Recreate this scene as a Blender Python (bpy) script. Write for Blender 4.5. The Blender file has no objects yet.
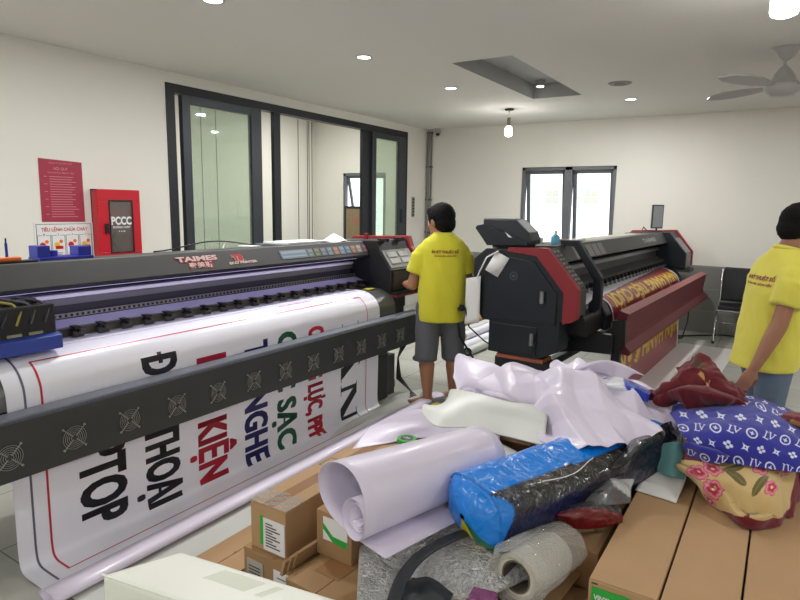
import bpy, bmesh, math, random
from mathutils import Vector, Matrix, noise
random.seed(7)
S = bpy.context.scene
C = S.collection
PI = math.pi
# ------------------------------------------------------------------ camera
RM = Matrix(((0.841, -0.097, 0.532), (0.541, 0.122, -0.832), (0.016, 0.988, 0.155)))
q_ = RM.to_quaternion(); q_.normalize(); RM = q_.to_matrix()
CP = Vector((0, 0, 1.65)); FPX = 600.0
cam = bpy.data.cameras.new('camera'); co = bpy.data.objects.new('camera', cam); C.objects.link(co)
co.matrix_world = Matrix.Translation(CP) @ RM.to_4x4()
cam.sensor_width = 36; cam.lens = 36 * FPX / 800; cam.clip_start = 0.05
S.camera = co
S.view_settings.view_transform = 'Standard'; S.view_settings.look = 'None'
S.view_settings.exposure = 0.0; S.view_settings.gamma = 1; S.view_settings.use_curve_mapping = False

def W(px, py, z):           # survey point: where the sight line through a pixel meets the height z
    d = RM @ Vector((px - 400, 300 - py, -FPX)); t = (z - CP.z) / d.z
    return CP + d * t
def WY(px, py, y):
    d = RM @ Vector((px - 400, 300 - py, -FPX)); t = (y - CP.y) / d.y
    return CP + d * t

# ------------------------------------------------------------------ materials
def mat(name, col, rough=0.6, metal=0.0, bump=0.0, bscale=40, var=0.0, vscale=8, spec=0.5, coat=0, emis=0, attr=None, sheen=0, stretch=None, trans=0):
    m = bpy.data.materials.new(name); m.use_nodes = True
    nt = m.node_tree; b = nt.nodes['Principled BSDF']
    c = (*col, 1)
    b.inputs['Base Color'].default_value = c
    b.inputs['Roughness'].default_value = rough; b.inputs['Metallic'].default_value = metal
    b.inputs['Specular IOR Level'].default_value = spec
    b.inputs['Coat Weight'].default_value = coat
    b.inputs['Coat Roughness'].default_value = 0.08
    b.inputs['Sheen Weight'].default_value = sheen
    if trans: b.inputs['Transmission Weight'].default_value = trans
    if emis:
        b.inputs['Emission Color'].default_value = c; b.inputs['Emission Strength'].default_value = emis
    tc = nt.nodes.new('ShaderNodeTexCoord'); vec = tc.outputs['Object']
    if stretch:
        mp = nt.nodes.new('ShaderNodeMapping'); mp.inputs['Scale'].default_value = stretch
        nt.links.new(vec, mp.inputs['Vector']); vec = mp.outputs['Vector']
    if attr:
        a = nt.nodes.new('ShaderNodeAttribute'); a.attribute_name = attr
        nt.links.new(a.outputs['Color'], b.inputs['Base Color'])
    elif var:
        n = nt.nodes.new('ShaderNodeTexNoise'); n.inputs['Scale'].default_value = vscale; n.inputs['Detail'].default_value = 5
        nt.links.new(vec, n.inputs['Vector'])
        r = nt.nodes.new('ShaderNodeMix'); r.data_type = 'RGBA'
        r.inputs['A'].default_value = (*[max(0, x * (1 - var)) for x in col], 1)
        r.inputs['B'].default_value = (*[min(1, x * (1 + var)) for x in col], 1)
        nt.links.new(n.outputs['Fac'], r.inputs['Factor']); nt.links.new(r.outputs['Result'], b.inputs['Base Color'])
    if bump:
        n2 = nt.nodes.new('ShaderNodeTexNoise'); n2.inputs['Scale'].default_value = bscale; n2.inputs['Detail'].default_value = 4
        nt.links.new(vec, n2.inputs['Vector'])
        bp = nt.nodes.new('ShaderNodeBump'); bp.inputs['Strength'].default_value = bump; bp.inputs['Distance'].default_value = 0.01
        nt.links.new(n2.outputs['Fac'], bp.inputs['Height']); nt.links.new(bp.outputs['Normal'], b.inputs['Normal'])
    return m
def crinkle(name, col, rough, metal, strength, scale, attr=None, coat=0.0, thresh=None):
    m = mat(name, col, rough, metal, attr=attr, coat=coat); nt = m.node_tree; b = nt.nodes['Principled BSDF']
    tc = nt.nodes.new('ShaderNodeTexCoord'); n = nt.nodes.new('ShaderNodeTexNoise'); n.inputs['Scale'].default_value = scale * .6
    mx = nt.nodes.new('ShaderNodeMix'); mx.data_type = 'RGBA'; mx.inputs['Factor'].default_value = .22
    nt.links.new(tc.outputs['Object'], n.inputs['Vector']); nt.links.new(tc.outputs['Object'], mx.inputs['A']); nt.links.new(n.outputs['Color'], mx.inputs['B'])
    v = nt.nodes.new('ShaderNodeTexVoronoi'); v.feature = 'F1'; v.inputs['Scale'].default_value = scale
    nt.links.new(mx.outputs['Result'], v.inputs['Vector'])
    v2 = nt.nodes.new('ShaderNodeTexVoronoi'); v2.feature = 'F1'; v2.inputs['Scale'].default_value = scale * 2.7
    nt.links.new(mx.outputs['Result'], v2.inputs['Vector'])
    ad = nt.nodes.new('ShaderNodeMath'); ad.operation = 'MULTIPLY_ADD'; ad.inputs[1].default_value = .35
    nt.links.new(v2.outputs['Distance'], ad.inputs[0]); nt.links.new(v.outputs['Distance'], ad.inputs[2])
    bp = nt.nodes.new('ShaderNodeBump'); bp.inputs['Strength'].default_value = strength; bp.inputs['Distance'].default_value = 0.02
    nt.links.new(ad.outputs['Value'], bp.inputs['Height']); nt.links.new(bp.outputs['Normal'], b.inputs['Normal'])
    return m
def tiles(name, col, mortar, w, h, mapping, rough=.3, var=.04, mort=.004):
    m = mat(name, col, rough); nt = m.node_tree; b = nt.nodes['Principled BSDF']
    g = nt.nodes.new('ShaderNodeNewGeometry'); sp = nt.nodes.new('ShaderNodeSeparateXYZ'); cb = nt.nodes.new('ShaderNodeCombineXYZ')
    nt.links.new(g.outputs['Position'], sp.inputs[0])
    nt.links.new(sp.outputs[mapping[0]], cb.inputs[0]); nt.links.new(sp.outputs[mapping[1]], cb.inputs[1])
    br = nt.nodes.new('ShaderNodeTexBrick'); br.offset = 0; br.inputs['Scale'].default_value = 1
    br.inputs['Brick Width'].default_value = w; br.inputs['Row Height'].default_value = h; br.inputs['Mortar Size'].default_value = mort
    br.inputs['Color1'].default_value = (*col, 1); br.inputs['Color2'].default_value = (*[c * (1 - var) for c in col], 1); br.inputs['Mortar'].default_value = (*mortar, 1)
    nt.links.new(cb.outputs[0], br.inputs['Vector'])
    n = nt.nodes.new('ShaderNodeTexNoise'); n.inputs['Scale'].default_value = 3; n.inputs['Detail'].default_value = 6
    nt.links.new(g.outputs['Position'], n.inputs['Vector'])
    mx = nt.nodes.new('ShaderNodeMix'); mx.data_type = 'RGBA'; mx.blend_type = 'MULTIPLY'; mx.inputs['Factor'].default_value = .25
    nt.links.new(br.outputs['Color'], mx.inputs['A']); nt.links.new(n.outputs['Fac'], mx.inputs['B'])
    nt.links.new(mx.outputs['Result'], b.inputs['Base Color'])
    return m
def glass(name, tint=(.92, .97, .93), refl=.08, rough=0.02, opac=0.0, ocol=(.8, .85, .8)):
    m = bpy.data.materials.new(name); m.use_nodes = True; nt = m.node_tree; nt.nodes.clear()
    o = nt.nodes.new('ShaderNodeOutputMaterial'); t = nt.nodes.new('ShaderNodeBsdfTransparent'); t.inputs[0].default_value = (*tint, 1)
    g = nt.nodes.new('ShaderNodeBsdfGlossy'); g.inputs['Roughness'].default_value = rough
    mx = nt.nodes.new('ShaderNodeMixShader'); mx.inputs[0].default_value = refl
    nt.links.new(t.outputs[0], mx.inputs[1]); nt.links.new(g.outputs[0], mx.inputs[2])
    out = mx
    if opac:
        d = nt.nodes.new('ShaderNodeBsdfDiffuse'); d.inputs[0].default_value = (*ocol, 1)
        m2 = nt.nodes.new('ShaderNodeMixShader'); m2.inputs[0].default_value = opac
        nt.links.new(mx.outputs[0], m2.inputs[1]); nt.links.new(d.outputs[0], m2.inputs[2]); out = m2
    nt.links.new(out.outputs[0], o.inputs[0])
    return m
def s2l(r, g, b):
    f = lambda c: (c / 255 / 12.92) if c / 255 <= .04045 else ((c / 255 + .055) / 1.055) ** 2.4
    return (f(r), f(g), f(b))
M = {}
M['wall'] = mat('wall_paint', s2l(227, 225, 217), .85, bump=.05, bscale=60, var=.02, vscale=1.5)
M['ceil'] = mat('ceiling_paint', s2l(220, 217, 212), .9, var=.015, vscale=1)
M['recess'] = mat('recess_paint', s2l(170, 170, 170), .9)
M['floor'] = tiles('floor_tiles', s2l(196, 196, 188), s2l(140, 140, 132), .6, .6, (0, 1), .25)
M['wtile'] = tiles('wall_tiles', s2l(142, 143, 138), s2l(165, 165, 160), .6, .3, (0, 2), .35)
M['frame'] = mat('dark_aluminium', s2l(58, 62, 68), .4, .3, var=.05)
M['dark'] = mat('dark_frame', s2l(34, 36, 42), .5, .2)
M['greyframe'] = mat('grey_window_frame', s2l(104, 106, 112), .45, .2)
M['glass'] = glass('window_glass')
M['fglass'] = glass('door_glass', (.80, .87, .80), .10, .02, .22, s2l(205, 215, 200))
M['black'] = mat('black_panel', s2l(17, 18, 23), .45, var=.1, vscale=3)
M['navy'] = mat('navy_black_panel', s2l(17, 23, 33), .45, var=.1, vscale=2)
M['char'] = mat('charcoal_panel', s2l(62, 62, 62), .5, var=.04)
M['beam'] = mat('charcoal_beam', s2l(62, 65, 67), .45, .2, var=.04)
M['lip'] = mat('beam_lip', s2l(112, 116, 128), .4, .3)
M['maroon'] = mat('maroon_panel', s2l(108, 38, 48), .55, .1, var=.06)
M['redtrim'] = mat('red_trim', s2l(140, 36, 44), .4)
M['alu'] = mat('brushed_aluminium', s2l(150, 150, 158), .3, .8)
M['plate'] = mat('grey_plate', s2l(150, 148, 165), .4, .3)
M['chrome'] = mat('chrome', s2l(200, 200, 205), .15, 1)
M['wire'] = mat('wire', s2l(170, 170, 165), .35, .6)
M['vinyl'] = mat('white_vinyl', s2l(236, 236, 248), .28, coat=.15)
M['vinyl2'] = mat('white_vinyl_sheet', s2l(222, 214, 234), .36, coat=.12)
M['vinylg'] = mat('grey_white_vinyl', s2l(208, 210, 206), .38)
M['paper'] = mat('paper', s2l(225, 225, 225), .7)
M['card'] = mat('cardboard', s2l(176, 142, 104), .8, var=.06, vscale=5, bump=.04)
M['card2'] = mat('dark_cardboard', s2l(158, 124, 86), .8, var=.08, vscale=6)
M['tape'] = mat('packing_tape', s2l(150, 110, 74), .25)
M['rawtube'] = mat('tube_cardboard', s2l(190, 150, 110), .75)
M['white'] = mat('white_wrap', s2l(232, 234, 224), .35, bump=.15, bscale=8, coat=.2)
M['ink_k'] = mat('black_ink', s2l(26, 26, 36), .35)
M['ink_r'] = mat('red_ink', s2l(190, 30, 56), .35)
M['ink_b'] = mat('blue_ink', s2l(36, 34, 110), .35)
M['ink_g'] = mat('green_ink', s2l(20, 92, 62), .35)
M['ink_p'] = mat('grey_ink', s2l(96, 92, 116), .35)
M['ink_m'] = mat('maroon_ink', s2l(140, 28, 44), .3, coat=.2)
M['ink_y'] = mat('yellow_ink', s2l(226, 190, 62), .35)
M['green'] = mat('label_green', s2l(40, 165, 60), .5)
M['red'] = mat('signal_red', s2l(190, 28, 44), .35, coat=.2)
M['crimson'] = mat('crimson_poster', s2l(158, 42, 66), .5)
M['pink'] = mat('pale_red_print', s2l(205, 130, 140), .5)
M['blue'] = mat('blue_plastic', s2l(36, 48, 160), .4)
M['cblue'] = mat('carriage_blue', s2l(48, 70, 160), .4)
M['orange'] = mat('orange_plastic', s2l(230, 110, 40), .5)
M['yellow'] = mat('yellow_shirt', s2l(222, 212, 84), .85, bump=.1, bscale=120, sheen=.2)
M['yellow1'] = mat('yellow_shirt_olive', s2l(206, 200, 46), .85, bump=.1, bscale=120, sheen=.2)
M['shorts'] = mat('grey_shorts', s2l(92, 94, 100), .9, bump=.15, bscale=150)
M['jeans'] = mat('blue_jeans', s2l(96, 112, 130), .9, var=.12, vscale=30)
M['skin'] = mat('skin', s2l(160, 112, 86), .55, var=.04)
M['hair'] = mat('black_hair', s2l(16, 15, 17), .75, spec=.15, bump=.5, bscale=90)
M['mesh'] = mat('black_mesh', s2l(36, 38, 42), .8, bump=.3, bscale=300)
M['bulb'] = mat('lit_bulb', (1, .97, .92), .4, emis=9)
M['lens'] = mat('lit_lens', (1, .97, .92), .4, emis=7)
M['fanwhite'] = mat('fan_white', s2l(172, 170, 170), .3)
M['foil'] = crinkle('silver_foil', s2l(236, 236, 236), .28, .35, 1.0, 34)
M['bag'] = crinkle('bag', (.5, .5, .5), .22, 0, .5, 14, attr='col', coat=.3)
M['plastic'] = glass('clear_plastic', (.95, .95, .93), .30, .10, .24, (.8, .8, .77))
nt_ = M['plastic'].node_tree
bp_ = nt_.nodes.new('ShaderNodeBump'); vv_ = nt_.nodes.new('ShaderNodeTexVoronoi'); vv_.inputs['Scale'].default_value = 30; bp_.inputs['Strength'].default_value = 1.0; bp_.inputs['Distance'].default_value = .02
nt_.links.new(vv_.outputs['Distance'], bp_.inputs['Height'])
for n_ in nt_.nodes:
    if n_.type == 'BSDF_GLOSSY': nt_.links.new(bp_.outputs['Normal'], n_.inputs['Normal'])
M['cloth'] = mat('printed_cloth', (.5, .5, .5), .85, attr='col', bump=.1, bscale=200, sheen=.15)
M['wine'] = mat('wine_cloth', s2l(118, 24, 40), .65, sheen=.25, var=.12, vscale=12)
M['strap'] = mat('black_rubber', s2l(38, 42, 48), .45)
M['teal'] = mat('teal_cloth', s2l(98, 150, 155), .8)
M['hoodgrey'] = mat('hood_grey', s2l(40, 44, 54), .5)
M['screen'] = mat('pale_screen', s2l(150, 155, 160), .3)
M['facade'] = mat('facade_white', s2l(235, 235, 232), .8)
M['pict'] = mat('brown_picture', s2l(132, 116, 88), .5, var=.2, vscale=10)

# ------------------------------------------------------------------ mesh building
ROOT = {}; OFF = {}
class MB:
    def __init__(s): s.v = []; s.f = []; s.m = []; s.s = []; s.col = None
    def add(s, vs, fs, mi=0, sm=False):
        o = len(s.v); s.v += [Vector(v) for v in vs]
        for f in fs: s.f.append([i + o for i in f]); s.m.append(mi); s.s.append(sm)
        return s
    def box(s, x0, x1, y0, y1, z0, z1, mi=0):
        v = [(x, y, z) for x in (x0, x1) for y in (y0, y1) for z in (z0, z1)]
        return s.add(v, [(0, 1, 3, 2), (4, 6, 7, 5), (0, 4, 5, 1), (2, 3, 7, 6), (0, 2, 6, 4), (1, 5, 7, 3)], mi)
    def obox(s, c, sz, rz=0, mi=0, rot=None):
        R = rot if rot else Matrix.Rotation(rz, 3, 'Z'); a, b, d = [k / 2 for k in sz]
        v = [Vector(c) + R @ Vector((x, y, z)) for x in (-a, a) for y in (-b, b) for z in (-d, d)]
        return s.add(v, [(0, 1, 3, 2), (4, 6, 7, 5), (0, 4, 5, 1), (2, 3, 7, 6), (0, 2, 6, 4), (1, 5, 7, 3)], mi)
    def cyl(s, p0, p1, r0, r1=None, n=16, mi=0, caps=True, sm=True):
        p0 = Vector(p0); p1 = Vector(p1); r1 = r0 if r1 is None else r1
        d = (p1 - p0).normalized(); a = d.orthogonal().normalized(); b = d.cross(a)
        v = []
        for p, r in ((p0, r0), (p1, r1)):
            for i in range(n):
                t = 2 * PI * i / n; v.append(p + (a * math.cos(t) + b * math.sin(t)) * r)
        s.add(v, [(i, (i + 1) % n, n + (i + 1) % n, n + i) for i in range(n)], mi, sm)
        if caps:
            s.add(v[:n], [list(range(n))[::-1]], mi); s.add(v[n:], [list(range(n))], mi)
        return s
    def ring(s, p0, p1, ro, ri, n=24, mi=0):      # hollow tube
        p0 = Vector(p0); p1 = Vector(p1); d = (p1 - p0).normalized(); a = d.orthogonal().normalized(); b = d.cross(a); v = []
        for p, r in ((p0, ro), (p1, ro), (p1, ri), (p0, ri)):
            for i in range(n):
                t = 2 * PI * i / n; v.append(p + (a * math.cos(t) + b * math.sin(t)) * r)
        fs = []
        for k in range(4):
            k2 = (k + 1) % 4
            fs += [(k * n + i, k * n + (i + 1) % n, k2 * n + (i + 1) % n, k2 * n + i) for i in range(n)]
        return s.add(v, fs, mi, False)
    def tube(s, pts, r, n=8, mi=0, closed=False, flat=None):
        pts = [Vector(p) for p in pts]; N = len(pts); v = []; up = None
        for k, p in enumerate(pts):
            if closed: d = pts[(k + 1) % N] - pts[k - 1]
            else: d = pts[min(k + 1, N - 1)] - pts[max(k - 1, 0)]
            d.normalize()
            if up is None: a = d.orthogonal().normalized()
            else:
                a = up - d * up.dot(d)
                a = a.normalized() if a.length > 1e-6 else d.orthogonal().normalized()
            up = a; b = d.cross(a)
            rr = r[k] if isinstance(r, (list, tuple)) else r
            for i in range(n):
                t = 2 * PI * i / n; v.append(p + (a * math.cos(t) + b * math.sin(t)) * rr)
        fs = [(k * n + i, k * n + (i + 1) % n, ((k + 1) % N) * n + (i + 1) % n, ((k + 1) % N) * n + i) for k in range(N if closed else N - 1) for i in range(n)]
        s.add(v, fs, mi, True)
        if not closed: s.add(v[:n], [list(range(n))[::-1]], mi); s.add(v[-n:], [list(range(n))], mi)
        return s
    def prism(s, poly, c0, c1, ax='y', mi=0):      # poly of (x,z) swept along y, (y,z) along x, (x,y) along z
        mk = {'y': lambda a, b, c: (a, c, b), 'x': lambda a, b, c: (c, a, b), 'z': lambda a, b, c: (a, b, c)}[ax]
        n = len(poly); v = [mk(a, b, c0) for a, b in poly] + [mk(a, b, c1) for a, b in poly]
        return s.add(v, [list(range(n)), list(range(n, 2 * n))[::-1]] + [(i, n + i, n + (i + 1) % n, (i + 1) % n) for i in range(n)], mi)
    def grid(s, fn, nu, nv, mi=0, sm=True, matfn=None, closeu=False):
        v = [fn(i / (nu if closeu else nu - 1), j / (nv - 1)) for j in range(nv) for i in range(nu)]
        o = len(s.v); s.v += [Vector(p) for p in v]
        for j in range(nv - 1):
            for i in range(nu if closeu else nu - 1):
                i2 = (i + 1) % nu
                s.f.append([o + j * nu + i, o + j * nu + i2, o + (j + 1) * nu + i2, o + (j + 1) * nu + i]); s.s.append(sm)
                s.m.append(matfn((i + .5) / (nu - 1), (j + .5) / (nv - 1)) if matfn else mi)
        return s
    def ell(s, c, rx, ry, rz, nu=20, nv=12, R=None, mi=0):
        c = Vector(c); R = R or Matrix.Identity(3)
        v = [c + R @ Vector((0, 0, -rz))]
        for j in range(1, nv):
            ph = -PI / 2 + PI * j / nv
            for i in range(nu):
                t = 2 * PI * i / nu; v.append(c + R @ Vector((rx * math.cos(ph) * math.cos(t), ry * math.cos(ph) * math.sin(t), rz * math.sin(ph))))
        v.append(c + R @ Vector((0, 0, rz))); L = len(v) - 1
        fs = [(0, 1 + (i + 1) % nu, 1 + i) for i in range(nu)]
        for j in range(nv - 2):
            a = 1 + j * nu; fs += [(a + i, a + (i + 1) % nu, a + nu + (i + 1) % nu, a + nu + i) for i in range(nu)]
        a = 1 + (nv - 2) * nu; fs += [(a + i, a + (i + 1) % nu, L) for i in range(nu)]
        return s.add(v, fs, mi, True)
    def cap(s, p0, p1, r0, r1=None, n=16):           # tapered limb with round ends
        p0 = Vector(p0); p1 = Vector(p1); r1 = r0 if r1 is None else r1
        s.cyl(p0, p1, r0, r1, n); s.ell(p0, r0, r0, r0, n, 8); s.ell(p1, r1, r1, r1, n, 8); return s
    def loft(s, rings, n=28):                        # rings: (centre, half width vec, half depth vec, exponent)
        v = []
        for c, a, b, e in rings:
            c = Vector(c); a = Vector(a); b = Vector(b)
            for i in range(n):
                t = 2 * PI * i / n; ct = math.cos(t); st = math.sin(t)
                v.append(c + a * math.copysign(abs(ct) ** e, ct) + b * math.copysign(abs(st) ** e, st))
        K = len(rings)
        s.add(v, [(k * n + i, k * n + (i + 1) % n, (k + 1) * n + (i + 1) % n, (k + 1) * n + i) for k in range(K - 1) for i in range(n)] + [list(range(n))[::-1], list(range((K - 1) * n, K * n))], 0, True)
        return s
    def build(s, name, mats, parent=None, local=False, bevel=0, seg=2, solid=0, origin=None, sub=0):
        if not isinstance(mats, (list, tuple)): mats = [mats]
        vs = s.v
        if parent is not None:
            r = ROOT[parent]
            if not local:
                inv = r.matrix_basis.inverted(); vs = [inv @ v for v in vs]
        lo = Vector([min(v[i] for v in vs) for i in range(3)]); hi = Vector([max(v[i] for v in vs) for i in range(3)])
        c = Vector(origin) if origin else Vector(((lo.x + hi.x) / 2, (lo.y + hi.y) / 2, lo.z))
        me = bpy.data.meshes.new(name)
        me.from_pydata([tuple(v - c) for v in vs], [], s.f)
        for m in mats: me.materials.append(m)
        me.polygons.foreach_set('material_index', s.m); me.polygons.foreach_set('use_smooth', s.s)
        if s.col:
            ca = me.color_attributes.new('col', 'FLOAT_COLOR', 'POINT')
            ca.data.foreach_set('color', [x for cc in s.col for x in (*cc, 1)])
        me.update()
        o = bpy.data.objects.new(name, me); C.objects.link(o)
        if parent is not None:
            o.parent = parent; ROOT[o] = ROOT[parent]; OFF[o] = c; o.location = c - OFF[parent]
        else:
            o.location = c; ROOT[o] = o; OFF[o] = Vector((0, 0, 0))
        if solid:
            md = o.modifiers.new('thickness', 'SOLIDIFY'); md.thickness = solid; md.offset = 0
        if sub:
            md = o.modifiers.new('sub', 'SUBSURF'); md.levels = sub; md.render_levels = sub
        if bevel:
            md = o.modifiers.new('bevel', 'BEVEL'); md.width = bevel; md.segments = seg; md.limit_method = 'ANGLE'; md.angle_limit = math.radians(40)
        return o
def tag(o, label=None, cat=None, group=None, kind=None):
    if label: o['label'] = label
    if cat: o['category'] = cat
    if group: o['group'] = group
    if kind: o['kind'] = kind
    return o
def thing(name, loc, label, cat, group=None, rz=0):
    o = bpy.data.objects.new(name, None); C.objects.link(o); o.empty_display_size = .1
    o.location = loc; o.rotation_euler = (0, 0, rz)
    o.matrix_basis = Matrix.Translation(Vector(loc)) @ Matrix.Rotation(rz, 4, 'Z')
    ROOT[o] = o; OFF[o] = Vector((0, 0, 0))
    return tag(o, label, cat, group)
def dup(o, parent=None, **kw):
    c = o.copy(); C.objects.link(c)
    if parent is not None: c.parent = parent
    for k, v in kw.items():
        if k == 'location': c.location = v
        elif k == 'rz': c.rotation_euler = (0, 0, v)
        else: c[k] = v
    for ch in [x for x in o.children]: dup(ch, c)
    return c
def struct(name, mb, m, bevel=0, parent=None):
    o = mb.build(name, m, parent=parent, bevel=bevel)
    if parent is None: o['kind'] = 'structure'
    return o

# text as flat outlines -----------------------------------------------------
_tc = {}
def text2d(t, off=0.0, sp=1.0):
    k = (t, off, sp)
    if k in _tc: return _tc[k]
    cu = bpy.data.curves.new('t', 'FONT'); cu.body = t; cu.offset = off; cu.space_character = sp; cu.resolution_u = 3; cu.size = 1
    ob = bpy.data.objects.new('t', cu); C.objects.link(ob)
    dg = bpy.context.evaluated_depsgraph_get(); me = bpy.data.meshes.new_from_object(ob.evaluated_get(dg))
    vs = [(v.co.x, v.co.y) for v in me.vertices]; fs = [list(p.vertices) for p in me.polygons]
    bpy.data.objects.remove(ob); bpy.data.curves.remove(cu); bpy.data.meshes.remove(me)
    _tc[k] = (vs, fs); return vs, fs
_h = text2d('H')[0]; CAPH = max(v[1] for v in _h)
def put_text(mb, t, fn, L, H, mi, off=.02, align='l', cut=None, y0=0, sp=1.0):
    """text fitted to length L and cap height H, mapped through fn(along, up) -> point"""
    vs, fs = text2d(t, off, sp)
    if not vs: return
    x0 = min(v[0] for v in vs); x1 = max(v[0] for v in vs); sx = L / (x1 - x0); sy = H / (CAPH + 2 * off)
    a0 = {'l': 0, 'c': -L / 2, 'r': -L}[align]
    P = [((v[0] - x0) * sx + a0, v[1] * sy + y0) for v in vs]
    if cut:
        bm = bmesh.new(); bv = [bm.verts.new((p[0], p[1], 0)) for p in P]
        for f in fs:
            try: bm.faces.new([bv[i] for i in f])
            except ValueError: pass
        lo = min(p[0] for p in P); hi = max(p[0] for p in P); k = math.ceil(lo / cut)
        if cut > 0:
            while k * cut < hi:
                bmesh.ops.bisect_plane(bm, geom=bm.verts[:] + bm.edges[:] + bm.faces[:], plane_co=(k * cut, 0, 0), plane_no=(1, 0, 0)); k += 1
        bm.verts.index_update(); P = [(v.co.x, v.co.y) for v in bm.verts]; fs = [[v.index for v in f.verts] for f in bm.faces]; bm.free()
    mb.add([fn(a, b) for a, b in P], fs, mi)
# ================================================================== ROOM
XL, XR, YB, YF, ZC = -5.28, 3.2, 9.05, -3.0, 2.925
T = .15
struct('floor', MB().box(XL - 3.6, XR + T, YF - T, YB + .8, -.1, 0), M['floor'])
# ceiling with its recess
m = MB(); rx0, rx1, ry0, ry1 = -2.69, -2.11, 5.0, 7.06
m.box(XL - T, rx0, YF - T, YB + T, ZC, ZC + .3); m.box(rx1, XR + T, YF - T, YB + T, ZC, ZC + .3)
m.box(rx0, rx1, YF - T, ry0, ZC, ZC + .3); m.box(rx0, rx1, ry1, YB + T, ZC, ZC + .3)
struct('ceiling', m, M['ceil'])
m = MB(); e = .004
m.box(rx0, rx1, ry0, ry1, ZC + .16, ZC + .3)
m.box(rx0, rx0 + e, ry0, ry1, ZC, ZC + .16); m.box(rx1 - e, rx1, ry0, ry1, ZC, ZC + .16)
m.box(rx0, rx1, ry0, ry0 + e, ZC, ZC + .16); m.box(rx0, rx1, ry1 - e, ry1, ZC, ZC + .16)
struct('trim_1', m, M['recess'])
# left wall with door opening 3.9..8.4
OY0, OY1, OZ = 3.91, 8.40, 2.815
m = MB(); m.box(XL - T, XL, YF - T, OY0, 0, ZC); m.box(XL - T, XL, OY1, YB + T, 0, ZC); m.box(XL - T, XL, OY0, OY1, OZ, ZC)
struct('wall_left', m, M['wall'])
# back wall with window opening
wx0, wx1, wz0, wz1 = -3.575, -2.14, .98, 2.27
m = MB(); m.box(XL, wx0, YB, YB + T, 0, ZC); m.box(wx1, XR + T, YB, YB + T, 0, ZC); m.box(wx0, wx1, YB, YB + T, 0, wz0); m.box(wx0, wx1, YB, YB + T, wz1, ZC)
struct('wall_back', m, M['wall'])
struct('trim_2', MB().box(XL, XR, YB - .012, YB, 0, .915), M['wtile'])
struct('wall_right', MB().box(XR, XR + T, YF, YB, 0, ZC), M['wall'])
struct('wall_front', MB().box(XL, XR, YF - T, YF, 0, ZC), M['wall'])
# back window: fixed frame, two tilted-out sashes with panes
m = MB(); a = .06
m.box(wx0, wx1, YB + .03, YB + .11, wz1 - .05, wz1); m.box(wx0, wx1, YB + .03, YB + .11, wz0, wz0 + .05)
m.box(wx0, wx0 + .05, YB + .03, YB + .11, wz0, wz1); m.box(wx1 - .05, wx1, YB + .03, YB + .11, wz0, wz1)
m.box(-2.90, -2.79, YB + .03, YB + .11, wz0, wz1)
w1 = struct('window_1', m, M['greyframe'])
def sash(x0, x1, ang, parent, z0=wz0 + .05, z1=wz1 - .05, y=YB + .08, fr=.055, name='window_sash'):
    R = Matrix.Rotation(ang, 3, 'X'); piv = Vector((0, y, z1))
    def t(mb):
        mb.v = [piv + R @ (v - piv) for v in mb.v]; return mb
    m = MB(); m.box(x0, x1, y, y + .04, z1 - fr, z1); m.box(x0, x1, y, y + .04, z0, z0 + fr); m.box(x0, x0 + fr, y, y + .04, z0, z1); m.box(x1 - fr, x1, y, y + .04, z0, z1)
    s = t(m).build(name, M['greyframe'], parent)
    t(MB().box(x0 + fr, x1 - fr, y + .015, y + .021, z0 + fr, z1 - fr)).build('pane', M['glass'], s)
    return s
sash(-3.525, -2.90, math.radians(7), w1); sash(-2.79, -2.19, math.radians(7), w1)
# neighbouring building seen through it
b = thing('building', (-6.5, 24, -3), 'white rendered building outside the window with two small grey windows', 'building')
MB().box(-16, 4, 24, 28, -3, 9).build('wall', M['facade'], b)
for px in (552.5, 591):
    p = WY(px, 197, 24); f = MB()
    f.box(p.x - .3, p.x + .3, 23.97, 24, p.z - .3, p.z + .3)
    f = f.build('window', mat('pale_window_frame', s2l(200, 202, 205), .6), b)
    g = MB()
    for i in (0, 1):
        for j in (0, 1): g.box(p.x - .26 + i * .28, p.x - .02 + i * .28, 23.95, 23.98, p.z - .26 + j * .28, p.z - .02 + j * .28)
    g.build('pane', mat('grey_pane', s2l(150, 146, 140), .8, spec=.1), f)

# folding door across the left opening
X0, X1 = XL - .11, XL - .02
m = MB(); m.box(X0, X1 + .03, OY0, OY1, OZ - .085, OZ); m.box(X0, X1 + .03, OY0, OY0 + .10, 0, OZ - .085)
m.box(X0, X1 + .03, OY1 - .10, OY1, 0, OZ - .085)
d1 = struct('door_1', m, M['dark'])
MB().box(XL - .07, XL - .02, 5.42, 5.53, 0, OZ - .085).build('mullion', M['dark'], d1)
MB().box(XL - .07, XL - .02, 7.22, 7.41, 0, OZ - .085).build('mullion', M['dark'], d1)
def leaf(name, y0, y1, x, st0, st1, parent, handle=None, rot=0, hinge=0):
    R = Matrix.Rotation(rot, 3, 'Z'); piv = Vector((x, hinge, 0))
    def t(mb): mb.v = [piv + R @ (v - piv) for v in mb.v]; return mb
    z0, z1 = .01, OZ - .09; m = MB()
    m.box(x - .03, x + .03, y0, y0 + st0, z0, z1); m.box(x - .03, x + .03, y1 - st1, y1, z0, z1)
    m.box(x - .03, x + .03, y0 + st0, y1 - st1, z1 - .085, z1); m.box(x - .03, x + .03, y0 + st0, y1 - st1, z0, z0 + .12)
    o = struct(name, t(m), M['frame'], bevel=.004)
    t(MB().box(x - .004, x + .004, y0 + st0, y1 - st1, z0 + .12, z1 - .085)).build('pane', M['fglass'], o)
    if handle:
        h = MB(); h.cyl((x + .03, handle, 1.49), (x + .08, handle, 1.49), .012, n=10); h.cyl((x + .08, handle - .10, 1.49), (x + .08, handle + .02, 1.49), .011, n=10)
        h.box(x + .03, x + .042, handle - .02, handle + .02, 1.38, 1.6)
        t(h).build('door_handle', M['black'], o)
    return o
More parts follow.
